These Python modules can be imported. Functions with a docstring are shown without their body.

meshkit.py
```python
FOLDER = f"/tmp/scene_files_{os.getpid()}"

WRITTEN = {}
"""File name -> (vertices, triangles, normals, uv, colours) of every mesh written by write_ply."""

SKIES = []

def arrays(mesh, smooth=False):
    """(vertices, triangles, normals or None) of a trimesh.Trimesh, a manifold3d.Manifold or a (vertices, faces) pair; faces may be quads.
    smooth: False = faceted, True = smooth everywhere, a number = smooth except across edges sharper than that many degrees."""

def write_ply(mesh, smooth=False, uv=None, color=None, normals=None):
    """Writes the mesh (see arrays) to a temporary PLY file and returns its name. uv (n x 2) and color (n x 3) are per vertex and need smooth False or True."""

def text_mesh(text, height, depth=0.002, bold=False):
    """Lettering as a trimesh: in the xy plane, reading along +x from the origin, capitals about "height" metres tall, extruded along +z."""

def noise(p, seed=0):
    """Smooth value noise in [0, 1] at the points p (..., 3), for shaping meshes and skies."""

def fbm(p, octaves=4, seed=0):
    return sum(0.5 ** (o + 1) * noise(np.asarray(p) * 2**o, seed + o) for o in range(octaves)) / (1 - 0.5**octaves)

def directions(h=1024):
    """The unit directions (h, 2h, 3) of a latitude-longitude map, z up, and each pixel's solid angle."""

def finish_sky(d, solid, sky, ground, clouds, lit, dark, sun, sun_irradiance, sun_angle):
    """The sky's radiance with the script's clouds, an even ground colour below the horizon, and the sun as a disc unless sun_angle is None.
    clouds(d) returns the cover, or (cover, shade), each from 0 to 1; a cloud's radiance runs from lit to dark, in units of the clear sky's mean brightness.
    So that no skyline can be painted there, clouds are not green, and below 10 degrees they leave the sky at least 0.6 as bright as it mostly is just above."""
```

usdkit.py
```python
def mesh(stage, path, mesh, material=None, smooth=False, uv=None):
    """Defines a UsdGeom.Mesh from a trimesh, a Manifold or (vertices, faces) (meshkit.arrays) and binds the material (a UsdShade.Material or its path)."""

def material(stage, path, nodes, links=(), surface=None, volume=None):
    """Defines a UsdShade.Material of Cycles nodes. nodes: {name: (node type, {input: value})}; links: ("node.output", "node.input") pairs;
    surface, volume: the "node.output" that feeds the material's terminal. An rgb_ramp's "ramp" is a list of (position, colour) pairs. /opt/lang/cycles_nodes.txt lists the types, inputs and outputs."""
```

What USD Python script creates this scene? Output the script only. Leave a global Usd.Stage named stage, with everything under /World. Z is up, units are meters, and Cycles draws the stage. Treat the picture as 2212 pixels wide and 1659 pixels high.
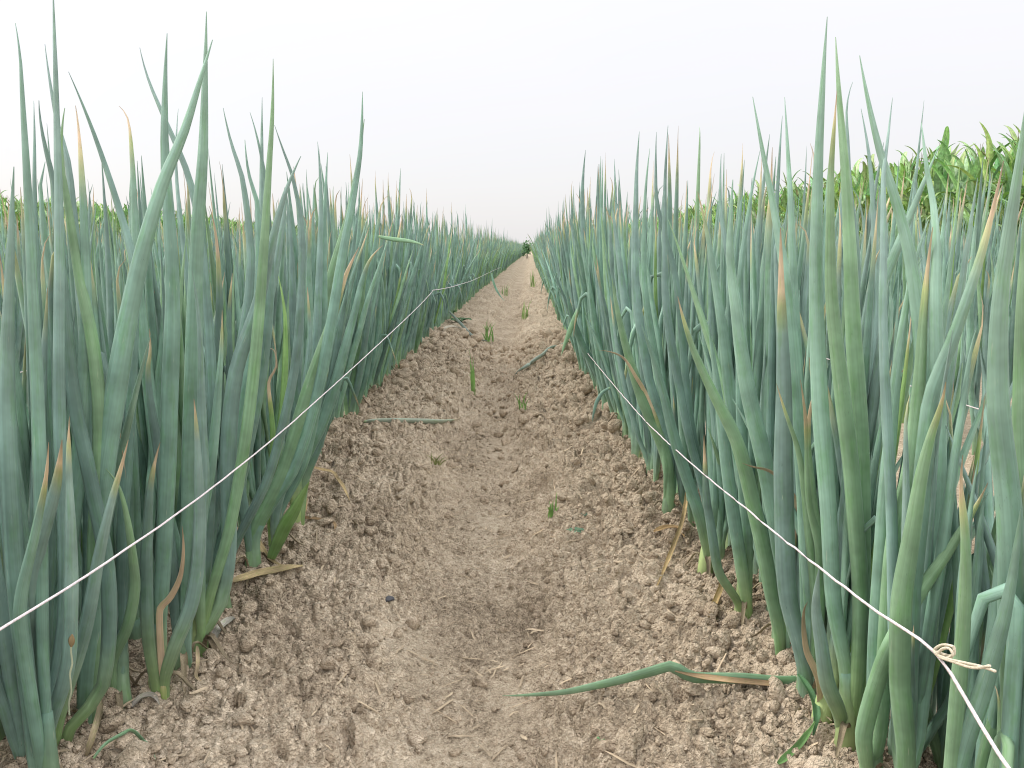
import math, random
import numpy as np, trimesh, usdkit, meshkit
from pxr import Usd, UsdGeom, UsdLux, UsdShade, Gf, Sdf, Vt
from scipy.interpolate import PchipInterpolator, RegularGridInterpolator

stage = Usd.Stage.CreateInMemory()
UsdGeom.SetStageUpAxis(stage, 'Z'); UsdGeom.SetStageMetersPerUnit(stage, 1.0)
world = UsdGeom.Xform.Define(stage, '/World'); stage.SetDefaultPrim(world.GetPrim())
random.seed(7); rng = np.random.default_rng(7)
RAD = math.pi / 180

# ---------------------------------------------------------------- camera, sky, sun, exposure
CAM_H, PITCH, FOCAL = 0.50, 10.0 * RAD, 27.03
EXPOSURE = 1.18
SUN_EL, SUN_AZ = 44 * RAD, -70 * RAD            # azimuth from +y towards +x
cam = UsdGeom.Camera.Define(stage, '/World/camera')
cam.CreateHorizontalApertureAttr(36.0); cam.CreateVerticalApertureAttr(27.0)
cam.CreateFocalLengthAttr(FOCAL); cam.CreateClippingRangeAttr(Gf.Vec2f(0.03, 8000))
cam.CreateExposureAttr(EXPOSURE)
cam.AddTranslateOp().Set(Gf.Vec3d(0, 0, CAM_H)); cam.AddRotateXOp().Set(90 - PITCH / RAD)

sun_dir = np.array([math.sin(SUN_AZ) * math.cos(SUN_EL), math.cos(SUN_AZ) * math.cos(SUN_EL), math.sin(SUN_EL)])
usdkit.material(stage, '/World/Looks/sky', {
    'sky': ('sky_texture', {'sky_type': 'single_scattering', 'sun_disc': False, 'sun_elevation': SUN_EL, 'sun_rotation': SUN_AZ,
                            'air_density': 1.0, 'aerosol_density': 3.0, 'ozone_density': 1.0}),
    'co': ('texture_coordinate', {}),
    'sep': ('separate_xyz', {}),
    'el': ('map_range', {'from_min': 0.0, 'from_max': 1.0, 'to_min': 0.0, 'to_max': 1.0, 'clamp': True}),
    'ramp': ('rgb_ramp', {'ramp': [(0.0, (3.98, 3.90, 3.92)), (0.12, (4.22, 4.16, 4.22)), (0.3, (4.6, 4.54, 4.66)), (0.6, (8.6, 8.5, 8.7)), (1.0, (13.4, 13.4, 13.7))]}),
    'mapn': ('mapping', {'scale': (1.0, 1.0, 2.5)}),
    'cl': ('noise_texture', {'scale': 1.6, 'detail': 4.0, 'roughness': 0.5}),
    'clr': ('map_range', {'from_min': 0.3, 'from_max': 0.7, 'to_min': 0.84, 'to_max': 0.92, 'clamp': True}),
    'mx': ('mix_color', {'blend_type': 'mix', 'use_clamp': False}),
    'bg': ('background_shader', {'strength': 0.1}),
}, [('co.generated', 'sep.vector'), ('sep.z', 'el.value'), ('el.result', 'ramp.fac'), ('co.generated', 'mapn.vector'), ('mapn.vector', 'cl.vector'),
    ('cl.fac', 'clr.value'), ('clr.result', 'mx.fac'), ('sky.color', 'mx.a'), ('ramp.color', 'mx.b'), ('mx.result', 'bg.color')], surface='bg.background')
dome = UsdLux.DomeLight.Define(stage, '/World/sky')
UsdShade.MaterialBindingAPI.Apply(dome.GetPrim()).Bind(UsdShade.Material.Get(stage, '/World/Looks/sky'))
sun = UsdLux.DistantLight.Define(stage, '/World/sun')
sun.CreateIntensityAttr(0.4); sun.CreateAngleAttr(14.0); sun.CreateNormalizeAttr(True); sun.CreateColorAttr(Gf.Vec3f(1.0, 0.95, 0.87))
zax = Gf.Vec3d(*sun_dir); sun.AddTransformOp().Set(Gf.Matrix4d(Gf.Rotation(Gf.Vec3d(0, 0, 1), zax), Gf.Vec3d(0, 0, 20)))

# ---------------------------------------------------------------- helpers
used = {}
def numbered(path):
    k = used.get(path); used[path] = 0 if k is None else k + 1
    return path if k is None else f'{path}_{k + 1:03d}'

def tag(prim, label=None, cat=None, group=None, kind=None):
    p = prim.GetPrim() if hasattr(prim, 'GetPrim') else prim
    for k, v in (('label', label), ('category', cat), ('group', group), ('kind', kind)):
        if v: p.SetCustomDataByKey(k, v)
    return p

def xform(path, loc=(0, 0, 0), rz=0.0, scale=None):
    x = UsdGeom.Xform.Define(stage, numbered(path))
    x.AddTranslateOp().Set(Gf.Vec3d(*map(float, loc)))
    if rz: x.AddRotateZOp().Set(float(rz))
    if scale is not None: x.AddScaleOp().Set(Gf.Vec3f(*([float(scale)] * 3 if np.ndim(scale) == 0 else map(float, scale))))
    return x

class MB:                       # collects vertices, triangles, a colour and a texture coordinate per vertex
    def __init__(s): s.v, s.f, s.c, s.t, s.n = [], [], [], [], 0
    def add(s, v, f, c, t=None):
        v = np.asarray(v, float); s.v.append(v); s.f.append(np.asarray(f) + s.n)
        s.c.append(np.broadcast_to(np.asarray(c, float), (len(v), 3))); s.t.append(np.zeros((len(v), 2)) if t is None else np.asarray(t)); s.n += len(v)
        return s
    def define(s, path, mat, smooth=True, count=True):
        m = usdkit.mesh(stage, numbered(path) if count else path, (np.vstack(s.v), np.vstack(s.f)), mat, smooth=smooth, uv=np.vstack(s.t))
        UsdGeom.PrimvarsAPI(m).CreatePrimvar('tint', Sdf.ValueTypeNames.Color3fArray, 'vertex').Set(Vt.Vec3fArray.FromNumpy(np.vstack(s.c).astype(np.float32)))
        return m

def smooth_path(pts, n):
    pts = np.asarray(pts, float)
    d = np.r_[0, np.cumsum(np.maximum(np.linalg.norm(np.diff(pts, axis=0), axis=1), 1e-6))]
    s = np.linspace(0, d[-1], n)
    if len(pts) == 2: return pts[0] + (pts[1] - pts[0]) * (s / d[-1])[:, None], s
    return PchipInterpolator(d, pts)(s), s

def tube(path, ra, rb, ns, flat_axis=None, twist=0.0):
    """Closed tube along path; ra, rb: half widths along the two cross axes."""
    P = np.asarray(path, float); n = len(P)
    T = np.gradient(P, axis=0); T /= np.linalg.norm(T, axis=1)[:, None] + 1e-12
    ref = np.array([0.0, 1.0, 0.0]) if flat_axis is None else np.asarray(flat_axis, float)
    A = np.cross(T, ref); bad = np.linalg.norm(A, axis=1) < 0.1
    A[bad] = np.cross(T[bad], [1.0, 0.1, 0.0]); A /= np.linalg.norm(A, axis=1)[:, None]
    B = np.cross(T, A)
    if twist:
        a = np.linspace(0, twist, n)[:, None]; A, B = A * np.cos(a) + B * np.sin(a), B * np.cos(a) - A * np.sin(a)
    th = np.arange(ns) * 2 * np.pi / ns
    V = P[:, None] + A[:, None] * (np.cos(th) * np.asarray(ra)[:, None])[..., None] + B[:, None] * (np.sin(th) * np.asarray(rb)[:, None])[..., None]
    V = V.reshape(-1, 3)
    i, j = np.meshgrid(np.arange(n - 1), np.arange(ns), indexing='ij'); i, j = i.ravel(), j.ravel(); k = (j + 1) % ns
    F = np.vstack([np.c_[i * ns + j, i * ns + k, (i + 1) * ns + k], np.c_[i * ns + j, (i + 1) * ns + k, (i + 1) * ns + j]])
    V = np.vstack([V, P[0], P[-1]]); c0, c1 = n * ns, n * ns + 1
    q = np.arange(ns); r = (q + 1) % ns
    F = np.vstack([F, np.c_[np.full(ns, c0), r, q], np.c_[np.full(ns, c1), (n - 1) * ns + q, (n - 1) * ns + r]])
    return V, F

def px(x, y, Y):
    """World point on the upright plane y = Y seen at (x, y) of the 2212 x 1659 photograph: used to measure the plants."""
    k = 1024 / 2212.0; f = FOCAL / 36 * 1024
    a, b = (x * k - 512) / f, (384 - y * k) / f
    d = np.array([a, math.cos(PITCH) + b * math.sin(PITCH), -math.sin(PITCH) + b * math.cos(PITCH)])
    return np.array([0, 0, CAM_H]) + d * (Y / d[1])

# ---------------------------------------------------------------- materials
def simple(name, col, rough=0.8, spec=0.3, noise=None, amount=0.25, bump=0.0, bscale=300.0, sheen=0.0):
    n = {'tc': ('geometry', {}), 'n': ('noise_texture', {'scale': noise or 60.0, 'detail': 4.0}),
         'r': ('rgb_ramp', {'ramp': [(0.25, tuple(c * (1 - amount) for c in col)), (0.75, tuple(min(1, c * (1 + amount)) for c in col))]}),
         'bn': ('noise_texture', {'scale': bscale, 'detail': 3.0}), 'b': ('bump', {'strength': bump, 'distance': 0.002}),
         'p': ('principled_bsdf', {'roughness': rough, 'specular_ior_level': spec, 'sheen_weight': sheen})}
    l = [('tc.position', 'n.vector'), ('n.fac', 'r.fac'), ('r.color', 'p.base_color')]
    if bump: l += [('tc.position', 'bn.vector'), ('bn.fac', 'b.height'), ('b.normal', 'p.normal')]
    return usdkit.material(stage, '/World/Looks/' + name, n, l, surface='p.BSDF')

def tinted(name, rough, spec, streak, translucent, sheen=0.0, specks=True):
    """Plant surface: colour from the mesh's tint, streaked along the leaf, fine dark smudges and pale dots."""
    n = {'t': ('attribute', {'attribute': 'tint'}), 'uv': ('attribute', {'attribute': 'st'}), 'g': ('geometry', {}), 'oi': ('object_info', {}),
         'm1': ('mapping', {'scale': (14.0, 5.0, 1.0)}), 'n1': ('noise_texture', {'scale': 1.0, 'detail': 3.0}),
         'r1': ('map_range', {'from_min': 0.3, 'from_max': 0.7, 'to_min': 1 - streak, 'to_max': 1 + streak}),
         'n2': ('noise_texture', {'scale': 22.0, 'detail': 3.0, 'roughness': 0.6}),
         'r2': ('map_range', {'from_min': 0.32, 'from_max': 0.70, 'to_min': 0.76, 'to_max': 1.2, 'clamp': True}),
         'ro': ('map_range', {'from_min': 0.0, 'from_max': 1.0, 'to_min': 0.86, 'to_max': 1.14}),
         'mu': ('math', {'math_type': 'multiply'}), 'mu2': ('math', {'math_type': 'multiply'}),
         'sc': ('vector_math', {'math_type': 'scale'}),
         'm3': ('mapping', {'scale': (30.0, 150.0, 1.0)}), 'n3': ('noise_texture', {'scale': 1.0, 'detail': 4.0, 'roughness': 0.7}),
         'n3b': ('noise_texture', {'scale': 34.0, 'detail': 1.0}),
         'r3': ('map_range', {'from_min': 0.6, 'from_max': 0.7, 'to_min': 0.0, 'to_max': 0.6, 'clamp': True}),
         'r3b': ('map_range', {'from_min': 0.56, 'from_max': 0.66, 'to_min': 0.0, 'to_max': 1.0, 'clamp': True}),
         'mu3': ('math', {'math_type': 'multiply'}),
         'mxd': ('mix_color', {'blend_type': 'mix', 'b': (0.045, 0.075, 0.055)}),
         'm4': ('mapping', {'scale': (2.6, 20.0, 1.0)}), 'n4': ('noise_texture', {'scale': 1.0, 'detail': 5.0, 'roughness': 0.62}),
         'r4': ('map_range', {'from_min': 0.50, 'from_max': 0.64, 'to_min': 0.0, 'to_max': 0.55, 'clamp': True}),
         'rub': ('mix_color', {'blend_type': 'multiply', 'b': (0.70, 0.88, 0.58)}), 'rr': ('map_range', {'from_min': 0.0, 'from_max': 0.55, 'to_min': rough + 0.04, 'to_max': rough - 0.14}),
         'm5': ('mapping', {'scale': (18.0, 42.0, 1.0)}), 'n5': ('noise_texture', {'scale': 1.0, 'detail': 2.0}),
         'r5': ('map_range', {'from_min': 0.69, 'from_max': 0.76, 'to_min': 0.0, 'to_max': 0.5, 'clamp': True}), 'dot': ('mix_color', {'blend_type': 'mix', 'b': (0.45, 0.47, 0.36)}),
         'p': ('principled_bsdf', {'roughness': rough, 'specular_ior_level': spec, 'sheen_weight': sheen, 'sheen_roughness': 0.4, 'sheen_tint': (0.85, 0.95, 0.95)}),
         'tr': ('translucent_bsdf', {}), 'mc': ('mix_closure', {'fac': translucent}),
         'bw': ('noise_texture', {'scale': 1.0, 'detail': 2.0}), 'mb': ('mapping', {'scale': (34.0, 6.0, 1.0)}), 'b': ('bump', {'strength': 0.25, 'distance': 0.0012})}
    l = [('uv.vector', 'm1.vector'), ('m1.vector', 'n1.vector'), ('n1.fac', 'r1.value'), ('g.position', 'n2.vector'), ('n2.fac', 'r2.value'),
         ('oi.random', 'ro.value'), ('r1.result', 'mu.value1'), ('r2.result', 'mu.value2'), ('mu.value', 'mu2.value1'), ('ro.result', 'mu2.value2'),
         ('t.color', 'sc.vector1'), ('mu2.value', 'sc.scale'), ('uv.vector', 'mb.vector'), ('mb.vector', 'bw.vector'), ('bw.fac', 'b.height'), ('b.normal', 'p.normal'),
         ('p.BSDF', 'mc.closure1'), ('tr.BSDF', 'mc.closure2')]
    if specks:
        l += [('uv.vector', 'm3.vector'), ('m3.vector', 'n3.vector'), ('n3.fac', 'r3.value'), ('g.position', 'n3b.vector'), ('n3b.fac', 'r3b.value'),
              ('r3.result', 'mu3.value1'), ('r3b.result', 'mu3.value2'), ('mu3.value', 'mxd.fac'), ('uv.vector', 'm4.vector'), ('m4.vector', 'n4.vector'), ('n4.fac', 'r4.value'), ('r4.result', 'rub.fac'), ('sc.vector', 'rub.a'), ('r4.result', 'rr.value'), ('rr.result', 'p.roughness'),
              ('uv.vector', 'm5.vector'), ('m5.vector', 'n5.vector'), ('n5.fac', 'r5.value'), ('r5.result', 'dot.fac'), ('rub.result', 'dot.a'), ('dot.result', 'mxd.a'), ('mxd.result', 'p.base_color'), ('mxd.result', 'tr.color')]
    else:
        l += [('sc.vector', 'p.base_color'), ('sc.vector', 'tr.color')]
    return usdkit.material(stage, '/World/Looks/' + name, n, l, surface='mc.closure')

leaf_mat = tinted('onion_leaf', 0.52, 0.28, 0.10, 0.06, sheen=0.12)
stem_mat = tinted('onion_stem', 0.45, 0.3, 0.10, 0.12)
dry_mat = tinted('dry_leaf', 0.75, 0.2, 0.3, 0.15)
maize_mat = tinted('maize_leaf', 0.5, 0.3, 0.14, 0.38, specks=False)
weed_mat = tinted('weed_leaf', 0.55, 0.3, 0.1, 0.25, specks=False)
twine_mat = simple('twine', (0.55, 0.49, 0.50), 0.9, 0.2, 400.0, 0.25, 0.5, 900.0)
yarn_mat = simple('yarn', (0.50, 0.45, 0.35), 0.9, 0.2, 400.0, 0.2, 0.5, 900.0)
scrap_mat = simple('dark_scrap', (0.045, 0.045, 0.05), 0.5, 0.4, 90.0, 0.4)
straw_mat = simple('straw', (0.42, 0.335, 0.235), 0.8, 0.2, 35.0, 0.45)

def soil_material(name, dark, mid, light):
    n = {'g': ('geometry', {}),
         'n1': ('noise_texture', {'scale': 5.0, 'detail': 6.0, 'roughness': 0.6}),
         'n2': ('noise_texture', {'scale': 75.0, 'detail': 3.0, 'roughness': 0.6}),
         'n3': ('noise_texture', {'scale': 330.0, 'detail': 1.5, 'roughness': 0.6}),
         'a': ('math', {'math_type': 'multiply_add', 'value2': 0.32}), 'a1': ('math', {'math_type': 'multiply', 'value2': 0.28}),
         'a2': ('math', {'math_type': 'multiply_add', 'value2': 0.34}),
         'r': ('rgb_ramp', {'ramp': [(0.34, dark), (0.455, mid), (0.565, light)]}),
         'dn': ('noise_texture', {'scale': 130.0, 'detail': 3.0}), 'ds': ('vector_math', {'math_type': 'scale', 'scale': 0.010}), 'da': ('vector_math', {'math_type': 'add'}),
         'v': ('voronoi_texture', {'scale': 170.0, 'feature': 'f1', 'randomness': 1.0, 'detail': 1.0, 'roughness': 0.6}),
         'h': ('math', {'math_type': 'multiply_add', 'value2': -0.8}),
         'b': ('bump', {'strength': 1.0, 'distance': 0.0050}),
         'p': ('principled_bsdf', {'roughness': 0.95, 'specular_ior_level': 0.15, 'diffuse_roughness': 0.6})}
    l = [('g.position', 'n1.vector'), ('g.position', 'n2.vector'), ('g.position', 'n3.vector'), ('g.position', 'dn.vector'), ('dn.color', 'ds.vector1'), ('ds.vector', 'da.vector1'), ('g.position', 'da.vector2'), ('da.vector', 'v.vector'),
         ('n3.fac', 'a1.value1'), ('n2.fac', 'a2.value1'), ('a1.value', 'a2.value3'), ('n1.fac', 'a.value1'), ('a2.value', 'a.value3'), ('a.value', 'r.fac'), ('r.color', 'p.base_color'),
         ('v.distance', 'h.value1'), ('n3.fac', 'h.value3'), ('h.value', 'b.height'), ('b.normal', 'p.normal')]
    return usdkit.material(stage, '/World/Looks/' + name, n, l, surface='p.BSDF')
soil_mat = soil_material('soil', (0.205, 0.160, 0.112), (0.415, 0.336, 0.243), (0.55, 0.462, 0.352))
clod_mat = soil_material('clod_soil', (0.225, 0.174, 0.122), (0.405, 0.324, 0.233), (0.53, 0.44, 0.335))

# ---------------------------------------------------------------- ground
row_bend = PchipInterpolator([-30, -1, 0.5, 1.0, 1.6, 2.3, 3.5, 5.5, 9, 19.7, 39.5, 65, 140], [0.0, -0.04, -0.045, -0.058, -0.075, -0.096, -0.085, -0.05, 0.02, 0.254, 0.75, 1.4, 3.3])
SPACING, ROW = 0.82, 0.41
def sstep(a, b, x):
    t = np.clip((x - a) / (b - a), 0, 1); return t * t * (3 - 2 * t)
def profile(u, y):
    """Ground height at u across a furrow (0 = its middle): flat shoulders, a trodden trough, a little earth drawn up to the stems."""
    w = 0.03 * (meshkit.noise(np.stack(np.broadcast_arrays(u * 0 + 3.1, y * 1.7, y * 0), -1), 3) - 0.5)
    a = np.abs(u - 0.012 + w)
    return -0.068 * sstep(0.175, 0.05, a) - 0.014 * sstep(0.36, 0.16, a) + 0.012 * sstep(0.34, 0.41, np.abs(u))
def ground(x, y):
    u = np.asarray(x, float) - row_bend(y)
    u = (u + ROW) % SPACING - ROW
    return profile(u, np.asarray(y, float))

ys = [-0.35]
while ys[-1] < 62:
    y = ys[-1]; ys.append(y + (0.0045 if y < 0.55 else 0.0019 if y < 1.25 else 0.0019 * (y / 1.25) ** 1.75))
ys = np.array(ys)
us = np.r_[np.linspace(-0.47, -0.385, 16)[:-1], np.linspace(-0.385, 0.385, 400), np.linspace(0.385, 0.47, 16)[1:]]
U, Yg = np.meshgrid(us, ys); NY, NX = U.shape
step = np.gradient(ys)
X0 = U + row_bend(ys)[:, None]
Z = profile(U, Yg)
def f2(sx, sy, seed, oc=4): return meshkit.fbm(np.stack([X0 * sx, Yg * sy, np.zeros_like(X0)], -1), oc, seed) - 0.5
trough = sstep(0.16, 0.06, np.abs(U - 0.01))                     # 1 in the trodden middle
shoulder = 1 - trough
fine = np.clip(0.004 / step, 0.0, 1.0)[:, None]
Z += (0.022 * f2(7, 5, 11) + 0.012 * f2(22, 18, 12)) * (0.45 + 0.75 * shoulder)
prof0 = Z.copy()
Z += fine * 0.006 * f2(95, 60, 13, 3) * (0.6 + 0.7 * shoulder)
WX, WY = 0.012 * f2(60, 60, 21, 3), 0.012 * f2(60, 60, 22, 3)    # makes the lumps' outlines ragged
XW, YW = U + WX, Yg + WY
near = int(np.searchsorted(ys, 9.0))
Zb = Z.copy()
def lump(cx, cy, r, k):
    """Raises one crumb or clod of radius r."""
    i0, i1 = np.searchsorted(ys, [cy - 1.5 * r - 0.006, cy + 1.5 * r + 0.006]); j0, j1 = np.searchsorted(us, [cx - 1.5 * r - 0.006, cx + 1.5 * r + 0.006])
    if i1 - i0 < 2 or j1 - j0 < 2: return
    dx, dy = (XW[i0:i1, j0:j1] - cx) / r, (YW[i0:i1, j0:j1] - cy) / r
    a, e, t1, t2 = rng.uniform(0, 6.28), rng.uniform(0.65, 1.0), *rng.uniform(-0.45, 0.45, 2)
    p, q = dx * math.cos(a) + dy * math.sin(a), (dy * math.cos(a) - dx * math.sin(a)) / e
    d2 = p ** 4 + q ** 4 if rng.random() < 0.4 else (p * p + q * q)
    h = np.sqrt(np.clip(1 - d2, 0, 1))
    h = np.minimum(h, 0.78 + t1 * p + t2 * q)                    # broken flat tops
    top = Z[(i0 + i1) // 2, (j0 + j1) // 2] + r * k * h - 0.15 * r
    Zb[i0:i1, j0:j1] = np.where(d2 < 1, np.maximum(Zb[i0:i1, j0:j1], top), Zb[i0:i1, j0:j1])
for y0, y1, count, rmin, rmax in ((0.35, 1.1, 9000, 0.0034, 0.022), (1.1, 1.9, 7000, 0.0046, 0.022), (1.9, 3.2, 4500, 0.008, 0.024), (3.2, 6, 3000, 0.014, 0.03), (6, 14, 1800, 0.03, 0.05)):
    for k in range(count):
        cy = rng.uniform(y0, y1); cx = rng.uniform(-0.42, 0.42)
        if abs(cx) < 0.13 and rng.random() < 0.4: continue
        r = rmin * (1 - rng.random() * (1 - (rmin / rmax) ** 1.7)) ** (-1 / 1.7)
        if abs(cx) < 0.10: r = min(r, max(rmin * 1.3, 0.010))
        lump(cx, cy, r, rng.uniform(0.6, 1.15))
Z = Zb
from scipy.spatial import cKDTree
def crumbled(y0, y1, size, amp, groove, seed, where):
    """Breaks the surface into small tilted crumbs parted by cracks."""
    r = np.random.default_rng(seed); i0, i1 = np.searchsorted(ys, [y0, y1]); n = int((y1 - y0) * 0.96 / size ** 2)
    c = np.c_[r.uniform(-0.48, 0.48, n), r.uniform(y0, y1, n)]
    q = np.c_[(U + 0.55 * size / 0.012 * WX)[i0:i1].ravel(), (Yg + 0.55 * size / 0.012 * WY)[i0:i1].ravel()]
    d, k = cKDTree(c).query(q, k=2); o = q - c[k[:, 0]]
    h, tx, ty = r.normal(0, amp, n), r.normal(0, 0.30, n), r.normal(0, 0.30, n)
    z = h[k[:, 0]] + tx[k[:, 0]] * o[:, 0] + ty[k[:, 0]] * o[:, 1] - groove * np.exp(-((d[:, 1] - d[:, 0]) / (0.22 * size)) ** 1.3)
    Z[i0:i1] += z.reshape(i1 - i0, NX) * where[i0:i1]
def spot(cu, cy, ru, ry): return np.exp(-(((U - cu) / ru) ** 2 + ((Yg - cy) / ry) ** 2) ** 2)
worn = 1 - 0.9 * np.clip(spot(-0.085, 1.02, 0.05, 0.085) + spot(0.055, 0.93, 0.035, 0.09) + spot(0.02, 1.55, 0.05, 0.12) + spot(0.06, 2.2, 0.05, 0.2) + spot(-0.02, 0.78, 0.06, 0.05), 0, 1)
Z = prof0 * (1 - worn) + Z * worn
patchy = worn * np.clip(0.25 + 2.2 * (f2(9, 6, 41, 3) + 0.28), 0.15, 1)
for y0, y1, size in ((0.40, 1.0, 0.0075), (1.0, 1.6, 0.0095), (1.6, 2.6, 0.015), (2.6, 4.5, 0.026)): crumbled(y0, y1, size, 0.20 * size, 0.55 * size, int(y0 * 100), patchy * (0.75 + 0.35 * shoulder))
for y0, y1, size in ((0.40, 1.6, 0.026), (1.6, 4.5, 0.034)): crumbled(y0, y1, size, 0.15 * size, 0.20 * size, int(y0 * 100) + 7, (0.3 + 0.8 * shoulder) * patchy)
# dips between the lumps
Z -= fine * 0.010 * np.clip(f2(48, 42, 31, 3) - 0.12, 0, 1) * shoulder * 4
Z[:, 0] -= 0.02; Z[:, -1] -= 0.02
i, j = np.meshgrid(np.arange(NY - 1), np.arange(NX - 1), indexing='ij'); a = (i * NX + j).ravel()
F = np.vstack([np.c_[a, a + 1, a + NX + 1], np.c_[a, a + NX + 1, a + NX]])
m = usdkit.mesh(stage, '/World/furrow_soil', (np.stack([X0, Yg, Z], -1).reshape(-1, 3), F), soil_mat, smooth=True)
tag(m, kind='structure')
zgrid = RegularGridInterpolator((ys, us), Z, bounds_error=False, fill_value=None)
def soil(x, y): return float(zgrid((y, np.clip(x - float(row_bend(y)), -0.46, 0.46))))

# the other furrows of the field, coarser, and the plain beyond
def sheet(name, xs, yy, drop, mat, cut=True):
    Xs, Ys = np.meshgrid(xs, yy); off = row_bend(yy)[:, None]
    z = profile((Xs + ROW) % SPACING - ROW, Ys) + 0.03 * (meshkit.fbm(np.stack([Xs * 16, Ys * 12, Xs * 0], -1), 4, 5) - 0.5) - drop
    n = len(xs); i, j = np.meshgrid(np.arange(len(yy) - 1), np.arange(n - 1), indexing='ij'); a = (i * n + j).ravel()
    F = np.vstack([np.c_[a, a + 1, a + n + 1], np.c_[a, a + n + 1, a + n]])
    tag(usdkit.mesh(stage, '/World/' + name, (np.stack([Xs + off, Ys, z], -1).reshape(-1, 3), F), mat, smooth=True), kind='structure')
yf = [-1.0]
while yf[-1] < 92: yf.append(yf[-1] + max(0.03, 0.012 * abs(yf[-1])))
yf = np.array(yf)
sheet('field_ground_left', np.r_[np.linspace(-16, -3, 170)[:-1], np.linspace(-3, -0.44, 110)], yf, 0.012, soil_mat)
sheet('field_ground_right', np.r_[np.linspace(0.44, 3, 110)[:-1], np.linspace(3, 14, 140)], yf, 0.012, soil_mat)
g = trimesh.creation.box([6000, 6000, 0.1]); g.apply_translation([0, 2500, -0.30])
tag(usdkit.mesh(stage, '/World/plain', g, soil_mat), kind='structure')

# ---------------------------------------------------------------- loose clods, straw
def rock(seed, n=2):
    m = trimesh.creation.icosphere(n, 1.0); v = np.array(m.vertices); r = np.random.default_rng(seed)
    for _ in range(7):                                           # broken faces
        d = r.normal(size=3); d /= np.linalg.norm(d); c = r.uniform(0.55, 0.85); o = v @ d - c; v -= np.clip(o, 0, None)[:, None] * d * 0.85
    v *= 1 + 0.42 * (meshkit.fbm(v * 2.6 + seed * 9.7, 3, seed)[:, None] - 0.5)
    return v * r.uniform([0.8, 0.8, 0.55], [1.2, 1.2, 0.85]), np.array(m.faces)
crumbs = UsdGeom.PointInstancer.Define(stage, '/World/soil_crumbs')
for k in range(12): usdkit.mesh(stage, f'/World/soil_crumbs/crumb_{k + 1:03d}' if k else '/World/soil_crumbs/crumb', rock(100 + k, 1), clod_mat, smooth=50)
def rand_quat(n, flat=False):
    q = rng.normal(size=(n, 4)); q /= np.linalg.norm(q, axis=1)[:, None]; return q
def scatter(inst, kinds, pos, quats, scales, protos):
    inst.CreatePrototypesRel().SetTargets([Sdf.Path(p) for p in protos])
    inst.CreateProtoIndicesAttr(Vt.IntArray.FromNumpy(np.asarray(kinds, np.int32)))
    inst.CreatePositionsAttr(Vt.Vec3fArray.FromNumpy(np.asarray(pos, np.float32)))
    inst.CreateOrientationsAttr(Vt.QuathArray([Gf.Quath(float(q[0]), float(q[1]), float(q[2]), float(q[3])) for q in quats]))
    inst.CreateScalesAttr(Vt.Vec3fArray.FromNumpy(np.asarray(scales, np.float32)))
pos, scl = [], []
for k in range(21000):
    y = 0.35 + 4.2 * rng.random() ** 1.7; u = rng.uniform(-0.44, 0.44)
    if abs(u) < 0.12 and rng.random() < 0.6: continue
    r = min(0.0021 * (1 - rng.random() * 0.99) ** (-1 / 2.0), 0.013) * max(1, y / 1.6)
    if rng.random() < 0.22: u = rng.uniform(0.27, 0.43) * rng.choice([-1, 1]); r *= 1.25
    x = u + float(row_bend(y)); pos.append((x, y, 0)); scl.append([r] * 3)
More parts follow.
